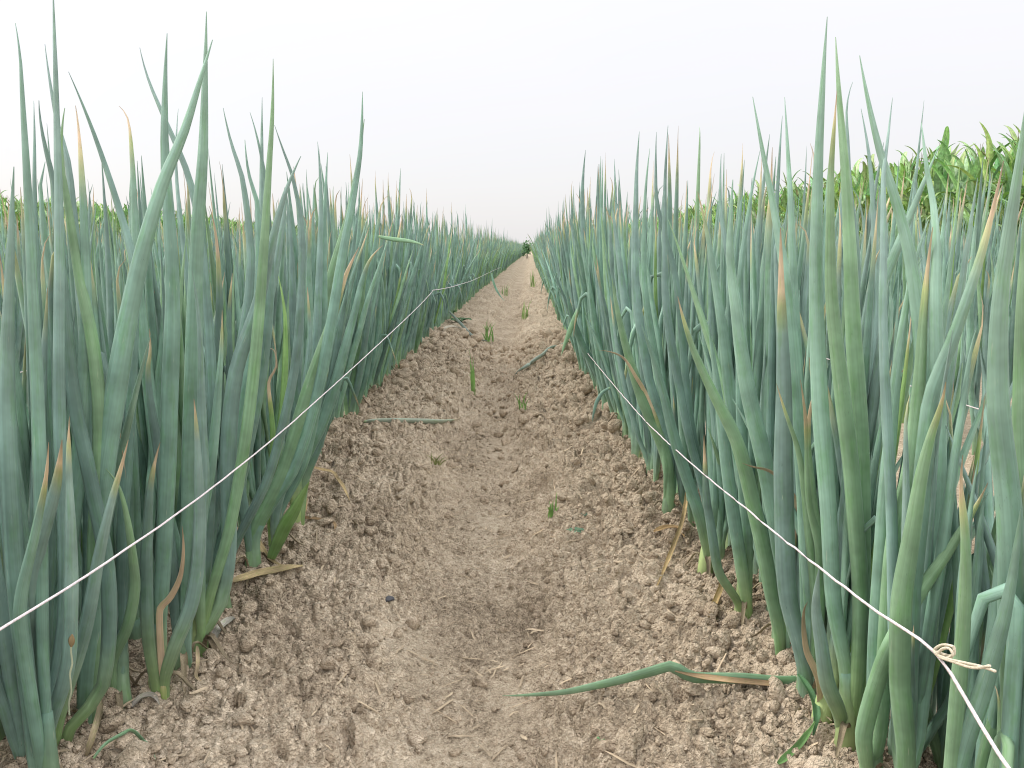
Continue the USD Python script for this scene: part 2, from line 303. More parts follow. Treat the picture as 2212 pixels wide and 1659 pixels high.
pos = np.array(pos); pos[:, 2] = zgrid(np.c_[pos[:, 1], pos[:, 0] - row_bend(pos[:, 1])]) + 0.30 * np.array(scl)[:, 0]
scatter(crumbs, rng.integers(0, 12, len(pos)), pos, rand_quat(len(pos)), scl, [str(c.GetPath()) for c in crumbs.GetPrim().GetChildren()])
tag(crumbs, 'loose brown soil crumbs scattered over the furrow', 'soil crumbs', kind='stuff')

def ribbon(path, w, up=(0, 0, 1), curl=0.25, cols=5, thick=0.0006):
    """A leaf strip with a gutter across it, closed and thin."""
    P = np.asarray(path, float); n = len(P); T = np.gradient(P, axis=0); T /= np.linalg.norm(T, axis=1)[:, None] + 1e-12
    S = np.cross(T, np.broadcast_to(np.asarray(up, float), T.shape)); bad = np.linalg.norm(S, axis=1) < 0.05
    S[bad] = np.cross(T[bad], [0.3, 1, 0.1]); S /= np.linalg.norm(S, axis=1)[:, None]; N = np.cross(S, T)
    s = np.linspace(-1, 1, cols); w = np.asarray(w, float)[:, None, None]
    mid = P[:, None] + S[:, None] * s[None, :, None] * w + N[:, None] * (np.abs(s)[None, :, None] ** 1.5 * w * curl)
    top, bot = mid + N[:, None] * thick, mid - N[:, None] * thick
    V = np.concatenate([top.reshape(-1, 3), bot.reshape(-1, 3)]); M = n * cols
    i, j = np.meshgrid(np.arange(n - 1), np.arange(cols - 1), indexing='ij'); a = (i * cols + j).ravel()
    Q = np.vstack([np.c_[a, a + 1, a + cols + 1], np.c_[a, a + cols + 1, a + cols]])
    F = [Q, Q[:, ::-1] + M]
    for e in (0, cols - 1):
        b = np.arange(n - 1) * cols + e; F += [np.c_[b, b + cols, b + cols + M], np.c_[b, b + cols + M, b + M]]
    t = np.stack(np.broadcast_arrays(s[None] * 0.5 + 0.5, np.linspace(0, 1, n)[:, None]), -1).reshape(-1, 2)
    return V, np.vstack(F), np.vstack([t, t])

straws = UsdGeom.PointInstancer.Define(stage, '/World/straw_litter')
for k in range(8):
    r = np.random.default_rng(40 + k); L = 1.0; n = 7
    p = np.c_[np.linspace(-0.5, 0.5, n), 0.09 * np.cumsum(r.normal(size=n)) * 0.4, 0.05 * np.sin(np.linspace(0, 3.1, n)) * r.uniform(-1, 1.5)]
    V, Fs, t = ribbon(p, (0.05 + 0.04 * r.random()) * np.array([0.6, 1, 1, 0.9, 1, 0.8, 0.35]), curl=0.4, cols=3, thick=0.012)
    usdkit.mesh(stage, f'/World/straw_litter/straw_{k:03d}' if k else '/World/straw_litter/straw', (V, Fs), straw_mat, smooth=40)
def ground_normal(x, y, e=0.012):
    n = np.array([soil(x - e, y) - soil(x + e, y), soil(x, y - e) - soil(x, y + e), 2 * e]); return n / np.linalg.norm(n)
def lie_quat(x, y, yaw):
    n = ground_normal(x, y); t = np.array([math.cos(yaw), math.sin(yaw), 0]); t -= n * (t @ n); t /= np.linalg.norm(t); b = np.cross(n, t)
    q = trimesh.transformations.quaternion_from_matrix(np.block([[np.c_[t, b, n], np.zeros((3, 1))], [np.zeros((1, 3)), np.ones((1, 1))]])); return q
pos, qs, scl = [], [], []
for k in range(1000):
    y = 0.42 + 4.5 * rng.random() ** 1.6; u = rng.uniform(-0.4, 0.4) if rng.random() < 0.7 else rng.normal(0.03, 0.09)
    x = u + float(row_bend(y)); L = 0.008 + 0.05 * rng.random() ** 2.4
    pos.append((x, y, soil(x, y) + 0.0045)); qs.append(lie_quat(x, y, rng.uniform(0, 6.28))); scl.append([L, rng.uniform(0.008, 0.026), 0.016])
scatter(straws, rng.integers(0, 8, len(pos)), pos, qs, scl, [str(c.GetPath()) for c in straws.GetPrim().GetChildren()])
tag(straws, 'short tan straw fragments littered over the furrow soil', 'straw', kind='stuff')

# ---------------------------------------------------------------- scallions
LIME, PALE = np.array([0.34, 0.46, 0.15]), np.array([0.50, 0.58, 0.30])
TAN, YEL = np.array([0.60, 0.455, 0.315]), np.array([0.46, 0.46, 0.20])
TINTS = {'b': np.array([0.196, 0.306, 0.269]), 't': np.array([0.188, 0.321, 0.255]), 'g': np.array([0.211, 0.352, 0.211]), 'y': np.array([0.217, 0.369, 0.133]), 'd': np.array([0.148, 0.244, 0.206]),
         'l': np.array([0.222, 0.368, 0.284])}
PROF = PchipInterpolator([0, 0.12, 0.32, 0.5, 0.68, 0.82, 0.92, 0.975, 1.0], [0.62, 0.80, 0.99, 0.97, 0.78, 0.52, 0.29, 0.12, 0.04])
def leaf_mesh(mb, pts, r, dry=0.0, tint=None, ns=10, nl=20, flat=0.72, lime=0.09, seed=0.0, twist=0.0, pale=0.4):
    """A hollow round onion leaf: tapered, pointed, pale where it leaves the stem, tan at the tip when dry."""
    P, s = smooth_path(pts, nl); t = s / s[-1]; t = 1 - (1 - t) ** 1.25
    P = PchipInterpolator(s / s[-1], P)(t)
    wv = np.stack([t * 9 + seed * 5.1, t * 0 + seed, t * 0], -1)
    rad = r * PROF(t) * (1 + 0.10 * (meshkit.noise(wv, 2) - 0.5))
    P = P + np.sin(np.pi * t)[:, None] * 0.0035 * (np.stack([meshkit.noise(wv * 0.6, 5), meshkit.noise(wv * 0.6, 6), t * 0 + 0.5], -1) - 0.5) * min(1, r / 0.008)
    col = np.broadcast_to(tint, (nl, 3)).copy()
    g = np.clip(1 - (t * s[-1]) / lime, 0, 1)[:, None]; col = col * (1 - g) + (pale * LIME + (1 - pale) * tint) * g
    up = np.clip((t - 0.45) / 0.55, 0, 1)[:, None]; col = col * (1 + np.array([0.16, 0.06, 0.08]) * up)
    ra, rb = rad.copy(), rad * flat
    if dry > 0:
        k = np.clip((t - (1 - dry)) / 0.025, 0, 1)[:, None]; yk = np.clip((t - (1 - dry - 0.06)) / 0.06, 0, 1)[:, None] * 0.75
        col = col * (1 - yk) + YEL * yk; dt = TAN * (1.1 - 0.55 * np.clip((t - (1 - dry)) / dry, 0, 1)[:, None] ** 2)
        col = col * (1 - k) + dt * k
        rb = rb * (1 - 0.55 * k[:, 0]); ra = ra * (1 - 0.12 * k[:, 0])
    V, F = tube(P, ra, rb, ns, flat_axis=(0.25 * math.sin(seed * 7), 1, 0), twist=twist)
    c = np.vstack([np.repeat(col, ns, 0), col[:1], col[-1:]])
    th = np.tile(np.abs(np.arange(ns) / ns - 0.5) * 2, nl)
    uv = np.c_[np.r_[th, 0, 0] + seed * 3.7, np.r_[np.repeat(t * s[-1], ns), 0, s[-1]] + seed]
    mb.add(V, F, c, uv); return mb

def stem_mesh(mb, path, h, r, r_end, tint, green=0.0, ns=10):
    """The blanched foot of the plant: a sheath round the inner leaf, which leaves it at the top."""
    P, q = smooth_path(path, 60); k = max(6, int(np.searchsorted(q, h))); P = P[:k:max(1, k // 8)]; n = len(P)
    t = np.linspace(0, 1, n)
    rad = r * 1.1 * (1 - t) + r_end * 1.04 * t
    w = np.clip(t ** (1.4 if green > 0.2 else 3.0), 0, 1)[:, None]; foot = (0.5 * PALE + 0.5 * LIME) * (1 - green) + np.array([0.22, 0.33, 0.19]) * green
    col = foot * (1 - w) + tint * w
    V, F = tube(P, rad, rad * 0.82, ns); mb.add(V, F, np.vstack([np.repeat(col, ns, 0), col[:1], col[-1:]]), np.c_[np.arange(len(V)) % ns / ns, np.arange(len(V)) / ns * 0.01]); return mb

def random_leaves(r, n=None, H=0.66, spread=1.0, az=None):
    """Leaf paths of one plant with its foot at the origin: (points, radius, dry share, tint)."""
    n = n or int(r.integers(5, 9)); az = r.uniform(0, 6.283) if az is None else az; out = []
    kind = r.choice(list('bbttglgt'))
    for k in range(n):
        side = 1 if k % 2 else -1; outer = 1 - k / max(n - 1, 1)
        L = H * r.uniform(0.62, 0.98) * (1.0 if k else r.uniform(0.6, 0.95)) * (1.08 if k >= n - 2 else 1) * (1.14 if k == n - 1 and r.random() < 0.3 else 1)
        th = (4 + 13 * outer) * RAD * r.uniform(0.35, 1.25) * spread; a = az + r.normal(0, 0.35)
        d = np.array([math.cos(a) * side, math.sin(a) * side, 0]); bend = r.normal(-0.15, 0.55) * th
        p = [np.array([0, 0, -0.015]) + d * 0.003, np.array([0, 0, 0.012 + 0.011 * k]) + d * 0.005]; ang = th
        for q in range(5):
            p.append(p[-1] + (d * math.sin(ang) + np.array([0, 0, math.cos(ang)])) * L / 5); ang += bend / 4
        if r.random() < 0.07 and k < n - 1:                      # snapped over
            c = p[4]; p = p[:5] + [c + d * 0.012 + [0, 0, 0.006], c + d * 0.03 - [0, 0, 0.03], c + d * 0.05 - [0, 0, L * r.uniform(0.2, 0.38)]]
        elif r.random() < 0.18:
            p.append(p[-1] + (d * 0.6 * r.choice([-1, 1]) + np.array([0.1, 0.1, 0.45])) * 0.022)
        u = r.random(); dry = 0 if u < 0.68 else r.uniform(0.03, 0.12)
        tint = TINTS[kind if r.random() < 0.6 else r.choice(list('btgld'))] * r.uniform(0.9, 1.12) if r.random() > 0.02 else TINTS['y']
        out.append((p, r.uniform(0.0070, 0.0118) * (0.8 if L < 0.42 else 1), dry, tint))
    return out

def build_plant(path, leaves, stem_h, stem_r, ns=10, nl=20, seed=0, green=0.0, sheath=0):
    tall = max(leaves, key=lambda l: l[0][-1][2] - 2.0 * np.hypot(*(np.asarray(l[0][1]) - l[0][0])[:2]))
    stem_mesh(MB(), tall[0], stem_h, stem_r, tall[1] * 0.84, tall[3], green).define(path + '/stem', stem_mat)
    for k, l in enumerate(leaves):
        leaf_mesh(MB(), l[0], l[1], l[2], l[3], ns=ns, nl=nl, seed=seed + 0.37 * k, **(dict(lime=0.15, pale=0.95) if green < 0.1 else {})).define(path + '/leaf', leaf_mat)
    for k in range(sheath):                                      # papery dead sheaths at the foot
        a = rng.uniform(0, 6.28); d = np.array([math.cos(a), math.sin(a), 0]); L = rng.uniform(0.015, 0.045)
        P = [d * 0.009 + [0, 0, 0.018], d * 0.016 + [0, 0, 0.024 + 0.3 * L], d * (0.02 + 0.45 * L) + [0, 0, 0.012], d * (0.02 + 0.8 * L) + [0, 0, 0.004]]
        Q, q = smooth_path(P, 9); V, F, uv = ribbon(Q, rng.uniform(0.002, 0.0036) * np.array([1, 1.1, 1, 1, .9, .8, .7, .5, .2]), curl=0.8, cols=4, thick=0.0004)
        MB().add(V, F, np.array([0.36, 0.29, 0.20]) * rng.uniform(0.55, 1.1), uv * [1, 5] + k).define(path + '/dry_sheath', dry_mat)

# traced plants: (side, depth, label, leaves); a leaf: points of the photograph from low to tip, width, dry share, tint, how far its tip lies beyond its foot
HERO = [
 (-1, .70, 'scallion in the bottom left corner, its broad dull leaf along the picture edge', [
   ([(75,1640),(25,1100),(15,900),(25,500),(30,360)], 40, 0, 'd', .02), ([(98,1500),(85,1000),(62,450),(45,150),(33,50)], 29, 0, 't', .05),
   ([(45,1350),(80,1130),(98,1040),(105,955)], 27, .12, 't', -.04)]),
 (-1, .74, 'scallion in the lower left with a leaf scarred by a pale insect trail', [
   ([(110,1690),(138,1300),(128,900),(125,400),(118,100),(114,-40)], 26, 0, 'b', .06), ([(30,1620),(62,1300),(118,1060),(128,1000),(134,950)], 42, .10, 'b', -.06),
   ([(128,1640),(150,1400),(152,1200),(148,975),(150,900)], 32, .07, 'b', -.05), ([(100,1500),(105,1100),(80,600),(75,330),(73,218)], 16, 0, 'd', .12)]),
 (-1, .76, 'scallion with a bright lime foot at the lower left and a thin brown-tipped side leaf', [
   ([(163,1600),(190,1330),(215,1200),(245,1070),(262,1010),(277,950)], 29, .11, 'b', -.03), ([(180,1600),(222,1480),(235,1250),(200,1050),(158,830),(120,425),(90,280),(84,217)], 35, 0, 'd', .06),
   ([(25,1660),(62,1530),(105,1400),(150,1200),(180,900),(182,450),(172,300),(163,228)], 33, .08, 't', .08)]),
 (-1, .80, 'scallion with the thick leaf that slants right across its neighbours into the sky', [
   ([(200,1560),(205,1300),(222,1040),(255,830),(300,575),(350,400),(400,280),(435,165),(459,86)], 46, 0, 't', .03),
   ([(198,1560),(207,1200),(210,830),(198,725),(172,600),(148,450),(133,350),(140,233)], 31, 0, 'g', .02), ([(170,1500),(190,1200),(185,800),(150,380),(120,250),(97,95)], 27, 0, 'b', .10)]),
 (-1, .84, 'scallion whose curved green leaf bends over short, beside the lime-footed plant', [
   ([(240,1450),(278,1340),(290,1240),(278,1140),(258,1055),(228,1012)], 23, 0, 'g', -.04), ([(262,1450),(262,1200),(280,900),(290,600),(265,480),(148,155)], 27, 0, 'd', .10)]),
 (-1, .866, 'scallion with a bare lime foot standing out on the soil, yellowed strip leaf hanging', [
   ([(330,1470),(322,1400),(315,1230),(318,1110),(328,1030),(346,955)], 29, .10, 'd', -.03), ([(349,1470),(372,1410),(415,1290),(431,1100),(425,940),(419,862)], 29, .06, 'b', -.02),
   ([(342,1430),(352,1200),(365,900),(370,550),(356,330),(356,200),(361,72)], 37, 0, 't', .04), ([(345,1320),(368,1290),(390,1240),(396,1180),(393,1136)], 13, .85, 'y', -.04)]),
 (-1, .92, 'tall scallion behind the slanting leaf, its straight leaf the highest on the left', [
   ([(398,1380),(408,1200),(415,830),(425,500),(440,300),(444,150),(446,25)], 35, 0, 'l', .03), ([(404,1380),(420,1250),(440,1000),(430,700),(415,585)], 24, 0, 'b', 0),
   ([(385,1380),(360,1100),(320,800),(325,760),(323,710)], 28, .08, 'b', .02)]),
 (-1, .96, 'scallion with two lime feet and a wide grey leaf leaning right', [
   ([(445,1385),(478,1300),(495,1180),(492,1030),(505,830),(560,650),(615,420),(650,337)], 36, 0, 'b', .04), ([(440,1380),(500,1120),(545,830),(572,500),(580,375),(588,250),(590,127)], 25, 0, 'g', .03),
   ([(425,1380),(448,1200),(455,800),(435,520),(412,400),(350,245),(318,165),(302,103)], 23, 0, 'b', .08), ([(418,1370),(430,1200),(455,1000),(478,760),(480,670)], 25, .05, 't', -.01)]),
 (-1, 1.0, 'scallion on the left with a hooked, browned leaf tip against the sky', [
   ([(415,1300),(340,1000),(298,600),(288,400),(282,300),(275,253),(257,229)], 25, .07, 'l', .05), ([(440,1350),(500,900),(540,520),(525,390),(500,310),(482,233)], 25, 0, 'b', .03),
   ([(450,1350),(530,1000),(585,560),(572,385),(556,300),(540,243)], 22, 0, 'd', .03), ([(430,1300),(465,900),(470,560),(465,500),(452,445)], 24, .12, 'd', .02)]),
 (-1, 1.1, 'scallion left of the furrow with crossing narrow tips above the maize line', [
   ([(470,1250),(520,900),(556,640),(556,450),(536,370),(529,302)], 25, 0, 't', .02), ([(490,1250),(590,1000),(645,700),(652,500),(633,385),(610,320),(593,270)], 20, 0, 'b', .04),
   ([(480,1250),(500,1050),(545,800),(598,560),(621,400)], 33, 0, 'b', .02), ([(470,1250),(440,900),(400,560),(380,330),(385,235)], 17, 0, 'b', .09)]),
 (-1, 1.2, 'scallion at the left row edge with an orange dried tip leaning over the string', [
   ([(545,1180),(610,1030),(668,840),(715,700),(745,600),(776,533)], 34, .13, 'g', .05), ([(550,1180),(640,1000),(705,760),(738,560),(762,430),(780,300),(783,198)], 25, 0, 't', .06),
   ([(540,1200),(500,900),(495,700),(502,590)], 24, .06, 'd', .04)]),
 (-1, 1.3, 'scallion with one bright green stunted leaf by the left row edge', [
   ([(570,1180),(590,1050),(613,850),(616,700),(600,590)], 17, 0, 'y', .05), ([(600,1100),(665,900),(688,600),(692,400),(686,306)], 20, 0, 'b', .02),
   ([(600,1120),(655,1000),(695,750),(701,450),(708,329)], 20, 0, 't', .04), ([(592,1150),(640,950),(668,700),(664,620)], 22, .06, 'b', -.02), ([(580,1100),(588,930),(580,830),(598,785),(592,756),(568,750)], 13, .28, 'y', .0)]),
 (-1, 1.42, 'scallion whose lime foot shows behind the short green blade, left row', [
   ([(640,1060),(680,850),(705,640),(760,430),(787,257)], 24, 0, 'g', .02), ([(640,1060),(700,900),(760,700),(800,560),(827,530)], 24, .06, 't', .06),
   ([(630,1060),(640,800),(630,560),(620,420)], 22, 0, 'b', .02), ([(655,1050),(690,950),(730,740),(755,600)], 24, 0, 'd', .06)]),
 (1, .60, 'large scallion cut by the right picture edge, its wide grey leaf upright', [
   ([(2195,1700),(2188,1400),(2175,1100),(2160,850),(2172,560),(2205,330),(2224,175)], 52, 0, 'l', -.02), ([(2120,1700),(2215,1300),(2203,900),(2206,600),(2216,430)], 40, 0, 'g', .03),
   ([(2055,1700),(2068,1530),(2082,1330),(2086,1180),(2076,1050),(2080,983)], 37, .10, 'g', -.05), ([(2075,1650),(2120,1500),(2155,1380),(2185,1250),(2205,1100)], 38, 0, 't', -.06)]),
 (1, .68, 'bright green scallion near the knot with a broad leaf yellowed at its tip', [
   ([(1955,1680),(1945,1450),(1952,1250),(1980,1080),(2010,950),(2032,880),(2043,825)], 44, .05, 'g', -.05), ([(1960,1650),(1975,1200),(2010,880),(2065,720),(2125,530),(2150,430),(2168,347)], 42, .10, 'l', .02),
   ([(1985,1600),(2025,1100),(2022,560),(2017,450),(2000,350),(1990,265)], 35, 0, 'l', .08), ([(1940,1600),(1925,1100),(1908,600),(1908,400),(1918,300),(1928,211)], 25, 0, 'b', .10)]),
 (1, .72, 'scallion at the lower right whose thick leaf crosses others on a long slant', [
   ([(1870,1660),(1868,1570),(1905,1440),(1975,1300),(2065,1165),(2105,1100),(2134,1043)], 38, .06, 'g', -.06), ([(1885,1600),(1960,1200),(1992,800),(1975,600),(1945,470),(1900,330),(1875,220),(1857,120)], 36, 0, 'l', .05),
   ([(1900,1600),(1930,1200),(1965,1000),(1983,830),(1996,650),(2007,550),(2015,490)], 40, .09, 'g', .0), ([(1885,1550),(1900,1200),(1933,830),(1950,700),(1975,575),(2006,474)], 30, 0, 'l', .04)]),
 (1, .78, 'tall scallion with the highest straight leaf right of the furrow, lime foot', [
   ([(1830,1500),(1800,1300),(1788,1100),(1768,830),(1762,500),(1767,350),(1777,175),(1787,36)], 34, 0, 'l', .03), ([(1850,1480),(1858,1330),(1842,1080),(1815,830),(1792,560),(1795,350),(1803,260),(1808,196)], 36, .05, 'g', .0),
   ([(1822,1590),(1785,1470),(1764,1320),(1770,1225)], 32, 0, 'b', -.05), ([(1855,1500),(1862,1200),(1850,830),(1838,560),(1824,350),(1812,200),(1805,80)], 37, 0, 'g', .06)]),
 (1, .82, 'scallion behind the tallest right-hand leaf with a thin dark curved tip', [
   ([(1800,1450),(1830,1000),(1850,600),(1832,350),(1828,250),(1842,177)], 24, 0, 'b', .08), ([(1790,1450),(1815,1150),(1880,830),(1890,600),(1882,380),(1860,235)], 24, 0, 'b', .10),
   ([(1770,1480),(1742,1400),(1737,1320),(1745,1300)], 18, .9, 'y', -.05)]),
 (1, .86, 'scallion with a forked dry tip beside a wide grey leaf, right row', [
   ([(1735,1470),(1702,1280),(1696,1080),(1692,830),(1688,590),(1686,492)], 40, .14, 'b', .0), ([(1762,1400),(1772,1205),(1752,1080),(1742,930),(1738,885),(1729,820)], 24, .14, 'g', -.04), ([(1764,1400),(1774,1205),(1755,1080),(1745,930),(1752,872),(1781,817)], 22, .14, 'g', -.04),
   ([(1738,1450),(1722,900),(1695,600),(1675,475),(1644,310),(1626,209)], 29, 0, 'l', .05), ([(1742,1440),(1725,900),(1710,500),(1703,350),(1695,210)], 26, 0, 'l', .10),
   ([(1760,1350),(1746,1140),(1726,980),(1696,890),(1677,828)], 19, .06, 'g', -.03)]),
 (1, .95, 'scallion leaning into the furrow on the right with a withered tip low down', [
   ([(1700,1400),(1662,1255),(1627,1100),(1590,955),(1535,840),(1492,740),(1464,640)], 33, .05, 'g', -.03), ([(1712,1380),(1682,1180),(1650,1000),(1612,830),(1594,700),(1577,500),(1583,388)], 36, 0, 'l', .0),
   ([(1690,1380),(1665,900),(1672,550),(1683,350),(1690,250)], 19, 0, 'd', .12), ([(1680,1350),(1600,900),(1598,640),(1620,440),(1642,325)], 20, 0, 't', .08), ([(1722,1100),(1690,1040),(1660,1016),(1626,1008),(1603,1000)], 14, .5, 'g', -.06)]),
 (1, 1.05, 'scallion with a stubby yellow-green foot beside curled dry leaves, right row', [
   ([(1595,1380),(1552,1230),(1531,1100),(1522,985),(1521,940)], 20, .14, 'd', -.03), ([(1615,1250),(1603,1000),(1577,830),(1552,650),(1527,500),(1507,414)], 28, .05, 'l', .02),
   ([(1620,1280),(1605,900),(1580,600),(1556,430),(1558,332)], 20, 0, 'b', .06), ([(1610,1280),(1570,1000),(1545,800),(1530,700)], 28, 0, 't', -.02)]),
 (1, 1.2, 'scallion on the right with one long leaf rising thin above the others', [
   ([(1530,1150),(1480,900),(1436,600),(1437,400),(1443,271)], 19, 0, 'b', .05), ([(1530,1150),(1490,900),(1460,600),(1417,400),(1418,285)], 17, 0, 'd', .10), ([(1540,1150),(1560,800),(1590,560),(1608,345)], 17, 0, 't', .10),
   ([(1520,1150),(1460,950),(1420,800),(1385,700)], 26, 0, 't', -.03)]),
 (1, 1.45, 'scallion on the right with slim twin tips, next to a curled tan leaf', [
   ([(1450,1000),(1400,800),(1372,560),(1374,400),(1381,284)], 20, 0, 'b', .03), ([(1450,1020),(1420,800),(1390,560),(1404,320)], 16, 0, 'l', .06), ([(1440,1020),(1395,850),(1375,815),(1340,768),(1294,757)], 13, .45, 'g', -.05),
   ([(1445,1020),(1385,850),(1340,700),(1322,600)], 24, 0, 'g', -.03)]),
 (1, 2.6, 'scallion with a single lofty leaf at the furrow edge, right row middle', [
   ([(1290,800),(1264,560),(1258,430),(1265,324)], 15, 0, 'b', .0), ([(1300,800),(1298,560),(1297,420),(1298,337)], 12, 0, 'l', .1), ([(1320,800),(1335,560),(1330,430),(1327,343)], 12, 0, 'b', .1), ([(1295,820),(1240,700),(1222,610)], 16, 0, 't', -.05)]),
]
def depth_y(D): return (D - CAM_H * math.sin(PITCH)) / math.cos(PITCH)
hero_at = []
LIMED = (2, 5, 7, 12, 16, 17, 20, 21)
for n, (side, D, label, leaves) in enumerate(HERO):
    Y = depth_y(D); X = float(row_bend(Y)) + side * 0.362
    low = [px(*l[0][0], Y)[0] for l in leaves if px(*l[0][0], Y)[2] < 0.16]
    if low: X = float(np.clip(np.mean(low), X - 0.07, X + 0.07))
    base = np.array([X, Y, float(ground(X, Y)) - 0.004]); hero_at.append((side, Y))
    x = xform('/World/scallion_plant', base); path = str(x.GetPath()); tag(x, label, 'scallion')
    out = []
    for k, (pts, w, dry, tint, dy) in enumerate(leaves):
        L = len(pts); world_pts = [px(a, b, Y + dy * (q + 1) / L) for q, (a, b) in enumerate(pts)]
        r = max(0.5 * w * D / 1661.0, 0.0045)
        foot = base + np.array([0.004 * (1 if k % 2 else -1), 0.003 * (k % 3 - 1), -0.02])
        wp = [foot] + [p for p in world_pts if p[2] > base[2] + 0.02]
        knee = foot + np.array([0, 0, 0.035]) + 0.10 * (wp[1] - foot) * [1, 1, 0]; wp.insert(1, knee)
        if wp[2][2] < knee[2] + 0.02: wp.pop(2)
        out.append(([p - base for p in wp], r, dry, TINTS[tint] * rng.uniform(0.95, 1.06)))
    if n == 1:                                                   # the insect's trail on the brown-tipped leaf
        for nm, pts, r, c in (('insect_trail', [(155,1392),(153,1405),(156,1430),(151,1458),(154,1490),(149,1520),(150,1545)], 0.0009, (0.46, 0.5, 0.36)), ('brown_spot', [(156,1370),(155,1380),(154,1392),(154,1398)], 0.0030, (0.30, 0.22, 0.12))):
            P, q = smooth_path([px(a, b, Y - 0.034) - base for a, b in pts], 20); rr = r * (np.ones(20) if r < 0.002 else np.sin(np.linspace(0.15, 2.9, 20)))
            V, F = tube(P, rr, rr * 0.4, 6); MB().add(V, F, c).define(path + '/' + nm, dry_mat)
    build_plant(path, out, rng.uniform(0.10, 0.13), 0.0115 if n in LIMED else rng.uniform(0.0085, 0.0105), ns=14, nl=34, seed=n * 1.31, green=0.0 if n in LIMED else 0.75, sheath=2 if D < 1.5 else 0)

# ---- the other countable plants: copies of 26 different ones
VARIANTS, TALL = [], []
for k in range(26):
    r = np.random.default_rng(500 + k); path = f'/World/scallion_kind_{k + 1:03d}'
    stage.CreateClassPrim(path); UsdGeom.Xform.Define(stage, path).GetPrim().SetSpecifier(Sdf.SpecifierClass)
    build_plant(path, random_leaves(r, az=r.normal(0, 0.5)), r.uniform(0.05, 0.10), r.uniform(0.0075, 0.0105), seed=50 + k, nl=18, green=r.choice([0.3, 0.75, 0.9, 0.95]), sheath=int(r.integers(0, 2)))
    VARIANTS.append(path); TALL.append(max(float(np.array(UsdGeom.Mesh(c).GetPointsAttr().Get())[:, 2].max()) for c in stage.GetPrimAtPath(path).GetAllChildren()))

ZONES = {                        # (up to which y, label, group)
 -1: [(1.0, 'scallion crowded behind the lime-footed and slanting-leaved ones at the near left', 'scallions at the near end of the left row'),
      (1.35, 'scallion packed in the left row where the flat green blade leans out', 'scallions of the left row by the green blade'),
      (1.9, 'scallion in the left row between the green blade and the pale fallen leaf', 'scallions of the left row before the pale fallen leaf'),
      (2.6, 'scallion in the left row just beyond the pale leaf lying crosswise', 'scallions of the left row past the pale fallen leaf'),
      (3.3, 'slim scallion in the left row just short of the kink in the string', 'scallions of the left row before the string kink'),
      (9.0, 'slim scallion in the left row beyond the kink, under the sagging twine', 'scallions of the left row under the sagging twine')],
 1: [(0.95, 'scallion crowded between the thick-leaved ones around the yarn knot', 'scallions around the yarn knot'),
      (1.4, 'scallion packed in the right row behind the curled tan dry leaves', 'scallions of the right row behind the dry leaves'),
      (1.9, 'scallion in the right row behind the flat dark clod on the soil shoulder', 'scallions of the right row by the flat clod'),
      (2.7, 'scallion in the right row where the string enters the leaves', 'scallions of the right row at the end of the string'),
      (3.6, 'slim scallion in the right row by the grey leaf fallen in the furrow', 'scallions of the right row by the grey fallen leaf'),
      (9.0, 'slim scallion far down the right row, past the grey fallen leaf', 'scallions of the right row past the grey fallen leaf')],
 2: [(1.3, 'scallion of the second row on the right, seen through leaves near the knot', 'near scallions of the second right row'), (9, 'scallion of the second row on the right, half hidden, its twine in front', 'scallions of the second right row')],
 -2: [(1.6, 'scallion of the second row on the left, behind the tall near plants', 'near scallions of the second left row'), (9, 'scallion of the second row on the left, seen through gaps beyond the hooked tip', 'scallions of the second left row')],
}
occupied = []
def place(side, u, Y, scale, rz):
    X = float(row_bend(Y)) + u; lab, grp = next(z[1:] for z in ZONES[side] if Y < z[0])
    k = int(rng.integers(len(VARIANTS))); scale = min(scale, (0.46 if Y < 0.66 else 0.55 if Y < 0.9 else 0.62 if Y < 1.2 else 0.8) / TALL[k])
    x = xform('/World/scallion_plant', (X, Y, float(ground(X, Y)) - 0.004), rz, scale)
    x.GetPrim().GetReferences().AddInternalReference(VARIANTS[k]); x.GetPrim().SetInstanceable(True)
    tag(x, lab, 'scallion', grp)
for side in (-1, 1):
    Y = 0.34
    while Y < 3.9:
        gap = min((abs(Y - h[1]) for h in hero_at if h[0] == side), default=1)
        if gap > 0.010:
            s = rng.uniform(0.58, 0.72) if Y < 0.66 else rng.uniform(0.8, 1.0) if Y < 1.25 else rng.uniform(0.84, 1.0) if Y < 2.0 else rng.uniform(0.9, 1.06)
            turn = 90 + rng.normal(0, 14) if Y < 1.6 else rng.uniform(0, 360) if rng.random() < 0.6 else rng.normal(0, 25)
            place(side, side * (0.400 + (0.020 if Y < 1.3 else 0.0) + rng.normal(0, 0.012)), Y, s, turn + 180 * (rng.random() < 0.5))
        Y += rng.uniform(0.022, 0.036) if Y < 1.5 else rng.uniform(0.028, 0.044)
for side, Y0, Y1 in ((2, 0.75, 1.9), (-2, 1.1, 1.9)):
    Y = Y0
    while Y < Y1:
        place(side, (1 if side > 0 else -1) * (0.405 + SPACING + rng.normal(0, 0.014)), Y, rng.uniform(0.85, 1.02), rng.uniform(0, 360)); Y += rng.uniform(0.04, 0.06)

